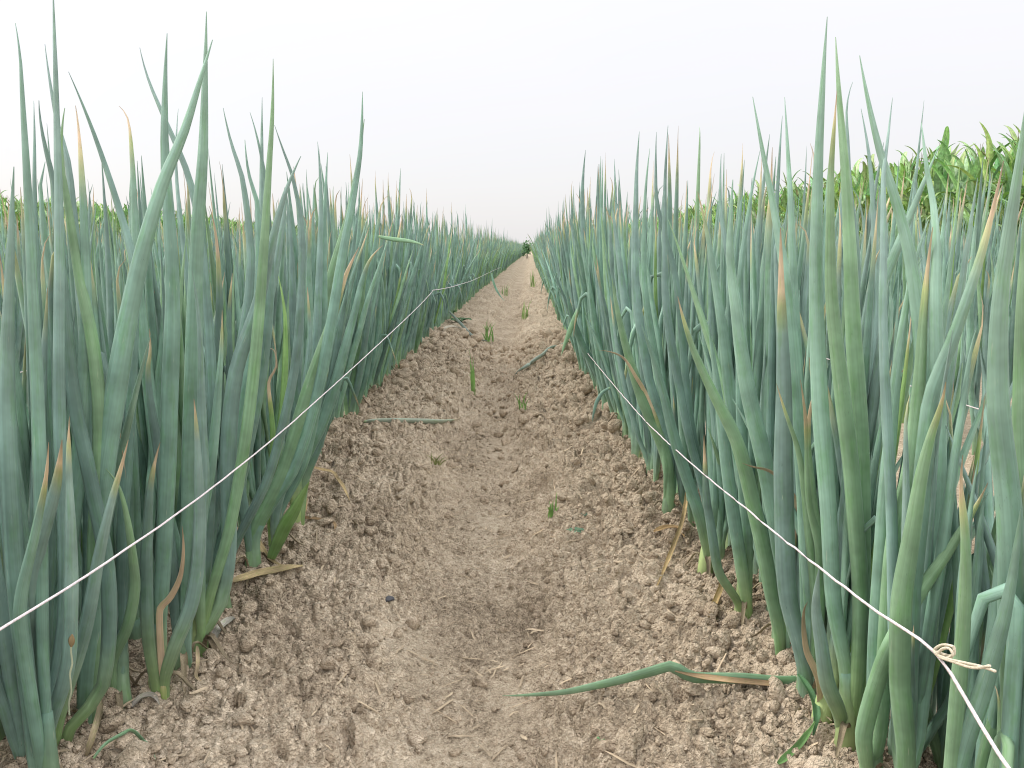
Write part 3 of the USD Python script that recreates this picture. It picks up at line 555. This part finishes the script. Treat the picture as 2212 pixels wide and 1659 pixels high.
# ---- the rest of the field, joined by the half metre
field = UsdGeom.PointInstancer.Define(stage, '/World/scallion_field')
protos = []
for k in range(10):
    r = np.random.default_rng(900 + k); mb = MB(); seg = 0.5; fine_ = k < 5
    for q in range(15):
        c = np.array([r.normal(0, 0.014), (q + r.uniform(0, 1)) * seg / 15, -0.004]); sc = r.uniform(0.86, 1.06)
        for pts, rad, dry, tint in random_leaves(r, n=int(r.integers(4, 7)), H=0.66 * (1.13 if r.random() < 0.12 else 1)):
            leaf_mesh(mb, [c + p * sc for p in pts], rad * 0.86, dry, tint, ns=7 if fine_ else 5, nl=11 if fine_ else 7, seed=r.uniform(0, 40))
    p = f'/World/scallion_field/row_clump_{k:03d}' if k else '/World/scallion_field/row_clump'
    mb.define(p, leaf_mat, count=False); protos.append(p)
kinds, pos, qs, scl = [], [], [], []
def clumps(u, y0, y1, low=1.0):
    y = y0
    while y < y1:
        X = float(row_bend(y)) + u; rise = float(row_bend(y + 0.5) - row_bend(y)); a = -math.atan2(rise, 0.5)
        flip = rng.random() < 0.5
        kinds.append(int(rng.integers(0, 5)) + (0 if y < 7 else 5)); pos.append((X + (rise if flip else 0), y + (0.5 if flip else 0), float(ground(X, y))))
        a += math.pi if flip else 0; qs.append((math.cos(a / 2), 0, 0, math.sin(a / 2))); scl.append([low ** 0.5, 1, low * rng.uniform(0.93, 1.05)]); y += 0.5
clumps(-0.47, 0.75, 1.25, 0.74); clumps(0.47, 0.75, 1.25, 0.74); clumps(-0.48, 0.25, 0.75, 0.58); clumps(0.49, 0.25, 0.75, 0.58)
for k in range(-15, 7):
    if k == 0: continue
    u = (abs(k) - 0.5) * SPACING * (1 if k > 0 else -1)
    start = 3.9 if abs(k) == 1 else 1.9 if abs(k) == 2 else max(0.6, abs(u) * 1.2 - 0.6)
    if k == 2: clumps(u, 0.2, 0.7)
    clumps(u, start, 74)
scatter(field, kinds, pos, qs, scl, protos)
tag(field, 'dense rows of grey-green scallions filling the field to the horizon', 'scallions', kind='stuff')

# ---------------------------------------------------------------- maize
def maize_parts(r):
    H = r.uniform(1.36, 1.52); parts = []
    z = np.linspace(-0.02, H, 9); P = np.c_[0.02 * np.sin(z * 2 + r.uniform(0, 6)), 0.02 * np.sin(z * 1.7 + r.uniform(0, 6)), z]
    V, F = tube(P, np.linspace(0.013, 0.006, 9), np.linspace(0.013, 0.006, 9), 6)
    mb = MB(); mb.add(V, F, np.array([0.17, 0.28, 0.09])); parts.append(('stalk', mb))
    az = r.uniform(0, 6.28)
    for k in range(14):
        h = 0.15 + (H - 0.2) * k / 13.0; a = az + math.pi * (k % 2) + r.normal(0, 0.45); L = r.uniform(0.45, 0.68) * (1 if k < 11 else 0.75)
        th = r.uniform(14, 32) * RAD if k < 11 else r.uniform(4, 18) * RAD; droop = r.uniform(60, 135) * RAD if k < 9 else r.uniform(5, 65) * RAD
        d = np.array([math.cos(a), math.sin(a), 0]); p = [np.array([0, 0, h])]; n = 11
        for q in range(n):
            t = q / (n - 1); ang = th + droop * t ** 2.2
            p.append(p[-1] + (d * math.sin(ang) + np.array([0, 0, math.cos(ang)]) + np.array([-d[1], d[0], 0]) * 0.12 * math.sin(t * 5 + k)) * L / n)
        t = np.linspace(0, 1, n + 1); w = 0.048 * r.uniform(0.85, 1.2) * np.clip(np.minimum(0.45 + 3 * t, 1.25 * (1 - t) ** 0.6), 0.02, 1)
        V, F, uv = ribbon(np.array(p), w, up=(-d * 0.4 + np.array([0, 0, 1])), curl=0.45, cols=5, thick=0.0008)
        c = np.array([0.33, 0.50, 0.21]) * r.uniform(0.8, 1.25) * np.array([r.uniform(0.85, 1.2), 1, r.uniform(0.8, 1.3)])
        tt = np.abs(uv[:, :1] - 0.5); c = np.where(tt < 0.05, c * np.array([1.5, 1.3, 1.6]), c)
        mb = MB(); mb.add(V, F, c, uv * [0.6, 3] + k * 3.3); parts.append(('leaf', mb))
    if r.random() < 0.55:
        mb = MB()
        for k in range(7):
            a, th = r.uniform(0, 6.28), r.uniform(2, 38) * RAD * (k > 0); L = r.uniform(0.12, 0.24)
            p = np.array([[0, 0, H], [math.sin(th) * math.cos(a) * L * 0.5, math.sin(th) * math.sin(a) * L * 0.5, H + math.cos(th) * L * 0.55], [math.sin(th * 1.3) * math.cos(a) * L, math.sin(th * 1.3) * math.sin(a) * L, H + math.cos(th * 1.3) * L]])
            V, F = tube(p, [0.003, 0.0035, 0.002], [0.003, 0.0035, 0.002], 4); mb.add(V, F, np.array([0.27, 0.24, 0.13]))
        parts.append(('tassel', mb))
    return parts
MAIZE = []
mfield = UsdGeom.PointInstancer.Define(stage, '/World/maize_field'); mproto = []
for k in range(9):
    r = np.random.default_rng(1300 + k); path = f'/World/maize_kind_{k + 1:03d}'; parts = maize_parts(r)
    UsdGeom.Xform.Define(stage, path).GetPrim().SetSpecifier(Sdf.SpecifierClass)
    whole = MB()
    for name, mb in parts:
        mb.define(f'{path}/{name}', maize_mat)
        whole.add(np.vstack(mb.v), np.vstack(mb.f), np.vstack(mb.c), np.vstack(mb.t))
    MAIZE.append(path); p = f'/World/maize_field/maize_plant_{k:03d}' if k else '/World/maize_field/maize_plant'
    whole.define(p, maize_mat, count=False); mproto.append(p)
kinds, pos, qs, scl = [], [], [], []
def maize(x, y, s):
    a = rng.uniform(0, 6.28); kinds.append(int(rng.integers(9))); pos.append((x, y, -0.03)); qs.append((math.cos(a / 2), 0, 0, math.sin(a / 2))); scl.append([s, s, s * rng.uniform(0.93, 1.07)])
for c in range(6):
    y = 5.2
    while y < 70:
        x = 5.45 + 0.6 * c + float(row_bend(y)) + rng.normal(0, 0.04); s = rng.uniform(0.97, 1.12)
        if c < 2 and y < 15.5:
            t = xform('/World/maize_plant', (x, y, -0.03), rng.uniform(0, 360), s); mk = int(rng.integers(9)); t.GetPrim().GetReferences().AddInternalReference(MAIZE[mk]); t.GetPrim().SetInstanceable(True)
            tas = stage.GetPrimAtPath(MAIZE[mk] + '/tassel').IsValid(); far = 'nearer' if y < 9 else 'farther'
            tag(t, f"leafy green maize plant {'with an open tassel' if tas else 'without a tassel'} in the {'outermost' if c == 0 else 'second'} row, {far} end", 'maize plant',
                f"{far} maize plants {'with' if tas else 'without'} tassels in the {'outermost' if c == 0 else 'second'} row")
        else: maize(x, y, s)
        y += rng.uniform(0.17, 0.25)
    y = 13.0
    while y < 72: maize(-13.0 - 0.6 * c + float(row_bend(y)), y, rng.uniform(1.0, 1.1)); y += rng.uniform(0.25, 0.36)
for k in range(150): maize(rng.uniform(-14, 14) + 1.6, rng.uniform(75, 78), rng.uniform(0.5, 0.62))
scatter(mfield, kinds, pos, qs, scl, mproto)
tag(mfield, 'tall green maize standing along both sides and the end of the scallion field', 'maize', kind='stuff')

# ---------------------------------------------------------------- strings
def cord(name, pts, r, mat, label, cat='string', wob=0.0007):
    P, s = smooth_path(pts, max(24, 12 * len(pts))); P = P + wob * (meshkit.noise(P * 60, 4)[:, None] - 0.5) * np.array([1, 0, 2])
    V, F = tube(P, np.full(len(P), r), np.full(len(P), r), 6); mb = MB(); mb.add(V, F, (0.5, 0.5, 0.5))
    t = mb.define('/World/' + name, mat); 
    if label: tag(t, label, cat)
    return t
def px_x(x, y, X):
    """The point seen at (x, y) on the upright plane x = X."""
    p = px(x, y, 1.0) - [0, 0, CAM_H]; return np.array([0, 0, CAM_H]) + p * (X / p[0])
cord('guide_string', [px_x(-60, 1398, -0.292), px_x(0, 1360, -0.291), px_x(230, 1215, -0.289), px_x(450, 1060, -0.287), px_x(640, 905, -0.28), px_x(840, 723, -0.285), px_x(932, 632, -0.30), px_x(935, 627, -0.30)], 0.00092, twine_mat,
     'taut pale twine running in front of the left scallion row')
cord('guide_string', [px_x(935, 627, -0.301), px_x(985, 617, -0.315), px_x(1020, 606, -0.29), px_x(1050, 592, -0.25), px_x(1082, 577, -0.18)], 0.0013, twine_mat, 'slack grey twine sagging along the far part of the left row, past the kink')
kn = px_x(2022, 1412, 0.235)
cord('guide_string', [px_x(1267, 760, 0.25), px_x(1322, 827, 0.248), px_x(1390, 905, 0.246), px_x(1475, 985, 0.244), px_x(1625, 1110, 0.241), px_x(1775, 1230, 0.238), px_x(1900, 1325, 0.236), kn, px_x(2085, 1510, 0.232), px_x(2140, 1600, 0.23), px_x(2200, 1690, 0.228)], 0.00095, twine_mat,
     'taut pale twine crossing in front of the right scallion row to a knot')
kx = xform('/World/yarn_knot', kn); tag(kx, 'looped beige yarn knot tied round leaves at the lower right', 'knot')
def loop(pts, r=0.0008):
    P, s = smooth_path(pts, 36); V, F = tube(P, np.full(36, r), np.full(36, r), 6); mb = MB(); mb.add(V, F, (0.5, 0.5, 0.5)); return mb
Lp = lambda pts: loop([px_x(a, b, 0.232 + 0.0006 * i) - kn for i, (a, b) in enumerate(pts)])
Lp([(2022,1412),(2018,1404),(2026,1397),(2045,1393),(2060,1397),(2062,1408),(2050,1416),(2034,1412),(2024,1408)]).define(str(kx.GetPath()) + '/yarn_loop', yarn_mat)
Lp([(2024,1416),(2036,1402),(2052,1402),(2058,1412),(2046,1421),(2030,1420)]).define(str(kx.GetPath()) + '/yarn_loop', yarn_mat)
Lp([(2022,1414),(2050,1424),(2085,1432),(2120,1440),(2150,1450)]).define(str(kx.GetPath()) + '/yarn_end', yarn_mat)
Lp([(2030,1420),(2060,1430),(2100,1442),(2138,1438)]).define(str(kx.GetPath()) + '/yarn_end', yarn_mat)
b = lambda y: float(row_bend(y))
cord('guide_string', [(b(0.6) + 1.10, 0.6, 0.15), (b(2) + 1.12, 2.0, 0.15), (b(3.3) + 1.13, 3.3, 0.13), (b(5) + 1.12, 5.0, 0.15)], 0.0013, twine_mat, 'thin twine glimpsed through the leaves along the second row on the right')
cord('guide_string', [(b(1) - 1.13, 1.0, 0.2), (b(2) - 1.12, 2.0, 0.2), (b(4) - 1.13, 4.0, 0.2)], 0.0013, twine_mat, 'thin twine glimpsed through the leaves at the far left')

# ---------------------------------------------------------------- fallen and dry leaves, weeds, clods
def on_soil(x, y, lift=0.0):
    """Ground point seen at (x, y) of the photograph."""
    lo, hi = 0.3, 60.0
    for _ in range(60):
        mid = (lo + hi) / 2; p = px(x, y, mid)
        if p[2] > soil(p[0], p[1]): lo = mid
        else: hi = mid
    p = px(x, y, lo); return p + np.array([0, 0, lift])
def fallen(name, pts, w, label, cat, tint, dry=0.0, round_=True, plane=None, mat=None, curl=0.5, cut=False, lifts=None, grp=None, flat=0.6):
    wp = np.array([on_soil(a, b, (lifts[i] if lifts else 0.004)) for i, (a, b) in enumerate(pts)])
    if plane: wp = np.array([px(a, c, plane) for a, c in pts]); wp[:, 2] = np.maximum(wp[:, 2], [soil(q[0], q[1]) + 0.006 for q in wp])
    base = wp[0].copy()
    mb = MB(); D = wp[:, 1].mean() + 0.05; r = 0.5 * w * D / 1661.0
    if round_:
        leaf_mesh(mb, list(wp - base), r, dry, np.asarray(tint), ns=10, nl=40, lime=0.001, seed=len(used) * 0.7, flat=flat)
    else:
        P, s = smooth_path(wp - base, 16); t = s / s[-1]
        V, F, uv = ribbon(P, r * np.clip(np.minimum(0.5 + 4 * t, 3 * (1.06 - t)), 0.1, 1), up=(0.3, -0.5, 0.8), curl=curl, cols=5, thick=0.0005)
        mb.add(V, F, np.asarray(tint) * (1 + 0.25 * np.sin(uv[:, 1:] * 9 + len(used))), uv * [1, s[-1] * 8] + len(used) * 1.9)
    x = xform('/World/' + name, base); tag(x, label, cat, grp); mb.define(str(x.GetPath()) + '/blade', mat or (leaf_mat if round_ else dry_mat)); return x
k1 = fallen('broken_leaf', [(1815,1452),(1760,1478),(1680,1492),(1600,1484),(1500,1463),(1466,1448),(1450,1438),(1430,1443),(1400,1452),(1300,1478),(1200,1497),(1085,1503)], 27, 'long broken scallion leaf lying kinked across the soil at the right', 'leaf', TINTS['g'] * 0.85, flat=0.5, plane=0.80, )
fallen('dry_leaf_strip', [(1690,1480),(1620,1474),(1560,1468),(1500,1460),(1458,1450)], 13, 'brown withered strip stuck along the broken leaf on the soil', 'dry leaf', (0.36, 0.25, 0.15), round_=False, plane=0.792)
fallen('fallen_leaf', [(788,920),(830,917),(880,917),(930,918),(968,915),(990,908)], 11, 'pale flattened scallion leaf lying crosswise on the left shoulder of soil', 'leaf', (0.33, 0.37, 0.29), dry=0.15, lifts=[.012, .012, .012, .011, .009, .006])
fallen('fallen_leaf', [(1228,762),(1205,768),(1165,785),(1130,805),(1106,822)], 9, 'narrow grey leaf fallen from the right row towards the furrow', 'leaf', (0.2, 0.25, 0.21), lifts=[.06, .045, .03, .02, .012])
fallen('fallen_leaf', [(970,695),(995,712),(1025,735),(1065,740)], 7, 'grey leaf fallen off the left row near the clump of weeds', 'leaf', (0.18, 0.23, 0.2), lifts=[.07, .04, .018, .012])
fallen('fallen_leaf', [(205,1662),(240,1640),(280,1630),(315,1640),(338,1662)], 9, 'small green leaf curling up from the soil at the bottom left', 'leaf', TINTS['g'], lifts=[.012, .020, .026, .020, .010])
DRY = [
 ([(520,1158),(540,1190),(562,1222),(590,1240),(612,1243)], 14, 'creased straw-coloured leaf folded down beside the green blade, left row', (0.47, 0.36, 0.2), [.08, .055, .035, .022, .016]),
 ([(505,1288),(545,1270),(600,1255),(655,1243)], 17, 'flat straw-coloured leaf lying out from the left row onto the soil', (0.5, 0.39, 0.22), [.022, .020, .018, .016]),
 ([(672,1036),(705,1043),(735,1060),(755,1085)], 8, 'thin tan leaf arching away from the left row', (0.42, 0.31, 0.17), [.03, .028, .018, .004]),
 ([(630,1125),(670,1128),(700,1132),(716,1160)], 7, 'brown curled leaf end on the soil below the left row', (0.3, 0.2, 0.11), [.008, .008, .008, .003]),
 ([(640,1000),(655,1060),(660,1110),(650,1135)], 9, 'tan withered leaf hanging against the left row stems', (0.4, 0.28, 0.15), [.05, .03, .012, .004]),
 ([(462,1395),(480,1370),(500,1352),(510,1345)], 16, 'whitish papery sheath lying at the foot of the left row', (0.40, 0.37, 0.32), [.006, .012, .010, .006]),
 ([(285,1535),(305,1520),(325,1515),(345,1530)], 11, 'whitish shrivelled sheath under the lime-footed plant', (0.38, 0.34, 0.29), [.004, .008, .008, .004]),
 ([(428,1430),(428,1455),(425,1472),(440,1480)], 8, 'tan dangling roots and sheath below the twin lime feet', (0.4, 0.31, 0.2), [.02, .01, .005, .003]),
 ([(188,1640),(210,1610),(222,1580),(215,1560)], 13, 'pale torn sheath standing at the bottom left corner', (0.45, 0.37, 0.24), [.004, .02, .03, .04]),
 ([(1480,1110),(1472,1160),(1445,1220),(1415,1280)], 9, 'long tan dry leaf trailing down from the right row to the soil', (0.42, 0.3, 0.16), [.04, .03, .015, .004]),
 ([(1412,1160),(1440,1155),(1465,1158),(1478,1172)], 10, 'short curled brown leaf at the edge of the right row', (0.36, 0.24, 0.12), [.01, .014, .014, .01]),
 ([(1540,1270),(1556,1290),(1545,1320),(1530,1345)], 12, 'tan looped dry leaf hanging at a yellow-green foot in the right row', (0.4, 0.28, 0.14), [.035, .03, .018, .008]),
 ([(860,815),(885,805),(912,800)], 6, 'small white shrivelled leaf at the left row edge, mid furrow', (0.45, 0.42, 0.36), [.004, .012, .006]),
 ([(950,722),(975,712),(1000,715),(1030,722)], 6, 'pale dry leaves spread on soil beyond the kink of the string', (0.45, 0.4, 0.33), [.01, .02, .01, .004]),
 ([(1160,790),(1195,780),(1230,772)], 5, 'thin dry stalk lying in the furrow near the grey fallen leaf', (0.3, 0.25, 0.19), [.004, .004, .01]),
 ([(1680,1655),(1720,1625),(1745,1600),(1758,1585)], 14, 'torn green blade lying flat in the lower right soil', (0.15, 0.27, 0.1), [.003, .006, .01, .014]),
 ([(1720,1510),(1745,1540),(1760,1570),(1755,1600)], 18, 'curled dark green blade bent under the right row', (0.10, 0.2, 0.1), [.03, .025, .015, .006]),
]
for pts, w, label, col, lifts in DRY: fallen('dry_leaf', pts, w, label, 'dry leaf', col, round_=False, lifts=lifts)
# the short bright blade leaning out of the left row and two snapped leaves
def snapped(pts, w, Y, label, tint, dry=0.0, dy=0.0):
    wp = np.array([px(a, c, Y + dy * i / len(pts)) for i, (a, c) in enumerate(pts)]); x = xform('/World/snapped_leaf', wp[0]); tag(x, label, 'leaf')
    mb = MB(); leaf_mesh(mb, list(wp - wp[0]), 0.5 * w * (Y + 0.06) / 1661.0, dry, TINTS[tint], ns=12, nl=22, lime=0.001, seed=Y * 3, flat=0.5); mb.define(str(x.GetPath()) + '/blade', leaf_mat)
snapped([(586,1205),(610,1150),(640,1095),(668,1040)], 30, depth_y(1.22), 'flat bright green blade leaning out of the left row over the soil', 'y', 0, -.03)
snapped([(818,511),(850,517),(890,522),(916,530)], 9, 1.75, 'snapped leaf end jutting level out of the left row', 'g', .05, -.05)
snapped([(1252,662),(1240,690),(1225,730),(1212,768)], 11, 2.45, 'snapped leaf hanging bent down from the right row into the furrow', 'g')
snapped([(1318,838),(1300,850),(1285,880),(1280,912)], 8, 1.9, 'dark withered leaf drooping at the right row edge', 'd')
snapped([(1062,590),(1072,625),(1090,650)], 5, 4.6, 'bent pale leaf hooked over the sagging twine', 'l')

def weed(pts_list, w, label, tint, kind='grass', flat=False):
    base = on_soil(*pts_list[0][0]); x = xform('/World/weed', base); tag(x, label, 'weed')
    for pts in pts_list:
        Y = base[1]; wp = [px(a, c, Y - 0.004 * i) - base for i, (a, c) in enumerate(pts)]
        P, s = smooth_path(wp, 9); t = s / s[-1]; r = 0.5 * w * (Y + 0.08) / 1661
        V, F, uv = ribbon(P, r * np.clip(np.minimum(0.5 + 3 * t, 2.2 * (1.03 - t)), 0.06, 1), up=(0.2, -0.9, 0.4), curl=0.35, cols=3, thick=0.0004)
        MB().add(V, F, np.asarray(tint) * rng.uniform(1.4, 1.9), uv).define(str(x.GetPath()) + '/blade', weed_mat)
def tuft(cx, cy, h, n, spread, label, tint, w=4):
    bl = []
    for _ in range(n + 3):
        a, q, l = rng.uniform(-.5, .5) * spread, rng.uniform(-.8, .8) * spread, rng.uniform(.35, 1.0)
        bl.append([(cx + a, cy), (cx + a + 0.35 * q, cy - h * l * .6), (cx + a + q, cy - h * l * rng.uniform(.85, 1))])
    weed(bl, w * 0.42, label, tint)
tuft(1057, 738, 52, 12, 20, 'green grass tuft standing in the far left of the furrow', (0.13, 0.24, 0.07), 5)
tuft(1022, 855, 110, 7, 9, 'tall thin grass weed growing left of the furrow middle', (0.15, 0.27, 0.08), 5)
tuft(1130, 885, 45, 5, 16, 'slender grass seedling right of the furrow middle', (0.16, 0.28, 0.09), 5)
tuft(1192, 1118, 62, 4, 16, 'thin grass shoot growing on the right shoulder of the furrow', (0.15, 0.28, 0.08), 7)
tuft(940, 1005, 32, 11, 24, 'low yellowish grass tuft on the left shoulder of the furrow', (0.2, 0.22, 0.09), 5)
tuft(1135, 690, 48, 9, 16, 'sparse grass in the far part of the furrow, right side', (0.17, 0.25, 0.09), 4)
tuft(1090, 640, 32, 7, 12, 'faint grass tuft far down the furrow', (0.17, 0.24, 0.1), 3)
tuft(1150, 620, 42, 7, 10, 'thin grass strip far down the furrow by the right row', (0.19, 0.27, 0.1), 3)
def rosette(cx, cy, r, n, label, tint):
    base = on_soil(cx, cy); x = xform('/World/weed', base); tag(x, label, 'weed')
    k = (base[1] + 0.08) / 1661 * r
    for q in range(n):
        a = q * 2.4 + rng.uniform(-.2, .2); d = np.array([math.cos(a), math.sin(a), 0]); L = k * rng.uniform(0.7, 1.1)
        P = np.array([[0, 0, 0.004], *(d * L * t + [0, 0, 0.004 + L * (0.9 * t - 0.6 * t * t)] for t in (0.3, 0.55, 0.8, 1.0))])
        V, F, uv = ribbon(P, L * 0.30 * np.array([0.12, 0.2, 1, 1, 0.25]), curl=0.2, cols=5, thick=0.0003)
        MB().add(V, F, np.asarray(tint) * rng.uniform(0.85, 1.2), uv).define(str(x.GetPath()) + '/leaf', weed_mat)
rosette(1240, 1155, 20, 6, 'tiny blue-green seedling on the right shoulder of the furrow', (0.12, 0.22, 0.13))
rosette(1297, 1607, 11, 3, 'two-leaved seedling on a clod at the bottom', (0.14, 0.27, 0.12))
rosette(1262, 1118, 10, 4, 'minute dark seedling above the blue-green one', (0.09, 0.15, 0.1))
rosette(992, 700, 28, 11, 'leafy dark green weed under the left row beyond the kink', (0.06, 0.14, 0.05))
rosette(968, 680, 22, 9, 'small leafy weed tight against the left row stems', (0.08, 0.17, 0.06))
# foliage bush closing the far end of the furrow
bx = xform('/World/bush', (float(row_bend(46)) - 0.03, 46.0, 0.0)); tag(bx, 'small dark bush closing the far end of the furrow', 'bush')
V, F = tube(np.array([[0, 0, -0.1], [0.02, 0, 0.4], [0.0, 0.02, 0.75]]), [0.03, 0.025, 0.01], [0.03, 0.025, 0.01], 6); MB().add(V, F, (0.07, 0.06, 0.04)).define(str(bx.GetPath()) + '/trunk', weed_mat)
mb = MB()
for q in range(420):
    c = rng.normal(size=3) * [0.15, 0.15, 0.2] + [0, 0, 0.5]; d = rng.normal(size=3); d /= np.linalg.norm(d); e = np.cross(d, rng.normal(size=3)); e /= np.linalg.norm(e)
    mb.add([c - d * .07, c + e * .03, c + d * .07, c - e * .03], [[0, 1, 2], [0, 2, 3]], np.array([0.09, 0.19, 0.08]) * rng.uniform(.7, 1.3))
mb.define(str(bx.GetPath()) + '/crown', weed_mat, smooth=False)

CLODS = [(1525, 1592, 34, 'pale angular clod near the bottom right, largest of the loose ones'), (1497, 1498, 40, 'rounded brown clod under the kinked broken leaf'), (1662, 1585, 36, 'brown clod close to the right row at the bottom'),
 (1265, 942, 26, 'flat dark clod on the right shoulder, mid furrow'), (1335, 955, 22, 'dark ragged clod against the right row, mid furrow'), (1080, 1048, 26, 'dark lump at the bottom of the trough'), (1700, 1470, 22, 'small clod between the broken leaf and the right row'),
 (1410, 1420, 28, 'clod just above the kink of the broken leaf'), (1560, 1545, 24, 'clod below the broken leaf, right of the rounded one'), (1445, 1545, 22, 'small clod left of the pale angular one'), (1610, 1610, 22, 'small clod between two large ones at the bottom right'),
 (1715, 1640, 26, 'clod in the bottom right corner of the soil'), (1290, 1580, 30, 'grey clod that carries the two-leaved seedling'), (800, 1130, 30, 'cracked crust slab on the left shoulder'), (640, 1055, 16, 'small clod by the left row dry leaves'), (1000, 1268, 12, 'single dark pebble-like crumb in the trough'),
 (740, 1395, 24, 'clod on the left shoulder in the foreground'), (560, 1590, 28, 'crusted clod at the bottom left'), (450, 1560, 24, 'crumbly clod beside the lime-footed plant'), (640, 1500, 26, 'low clod in the left foreground'), (1480, 1620, 20, 'crumb-ringed clod at the bottom centre right')]
for n, (cx, cy, w, label) in enumerate(CLODS):
    p = on_soil(cx, cy); r = 0.5 * w * (p[1] + 0.08) / 1661; v, f = rock(700 + n, 3)
    v = v + 0.16 * (meshkit.fbm(v * 7 + n, 3, n)[:, None] - 0.5) * v
    x = xform('/World/soil_clod', p + np.array([0, 0, 0.45 * r])); tag(x, label, 'clod'); usdkit.mesh(stage, str(x.GetPath()) + '/lump', (v * r, f), clod_mat, smooth=45)
p = on_soil(838, 1298); v, f = rock(999, 2); x = xform('/World/dark_scrap', p + np.array([0, 0, 0.003])); tag(x, 'small crumpled dark grey plastic scrap on the left slope of the trough', 'scrap'); usdkit.mesh(stage, str(x.GetPath()) + '/film', (v * [0.011, 0.008, 0.007], f), scrap_mat, smooth=30)
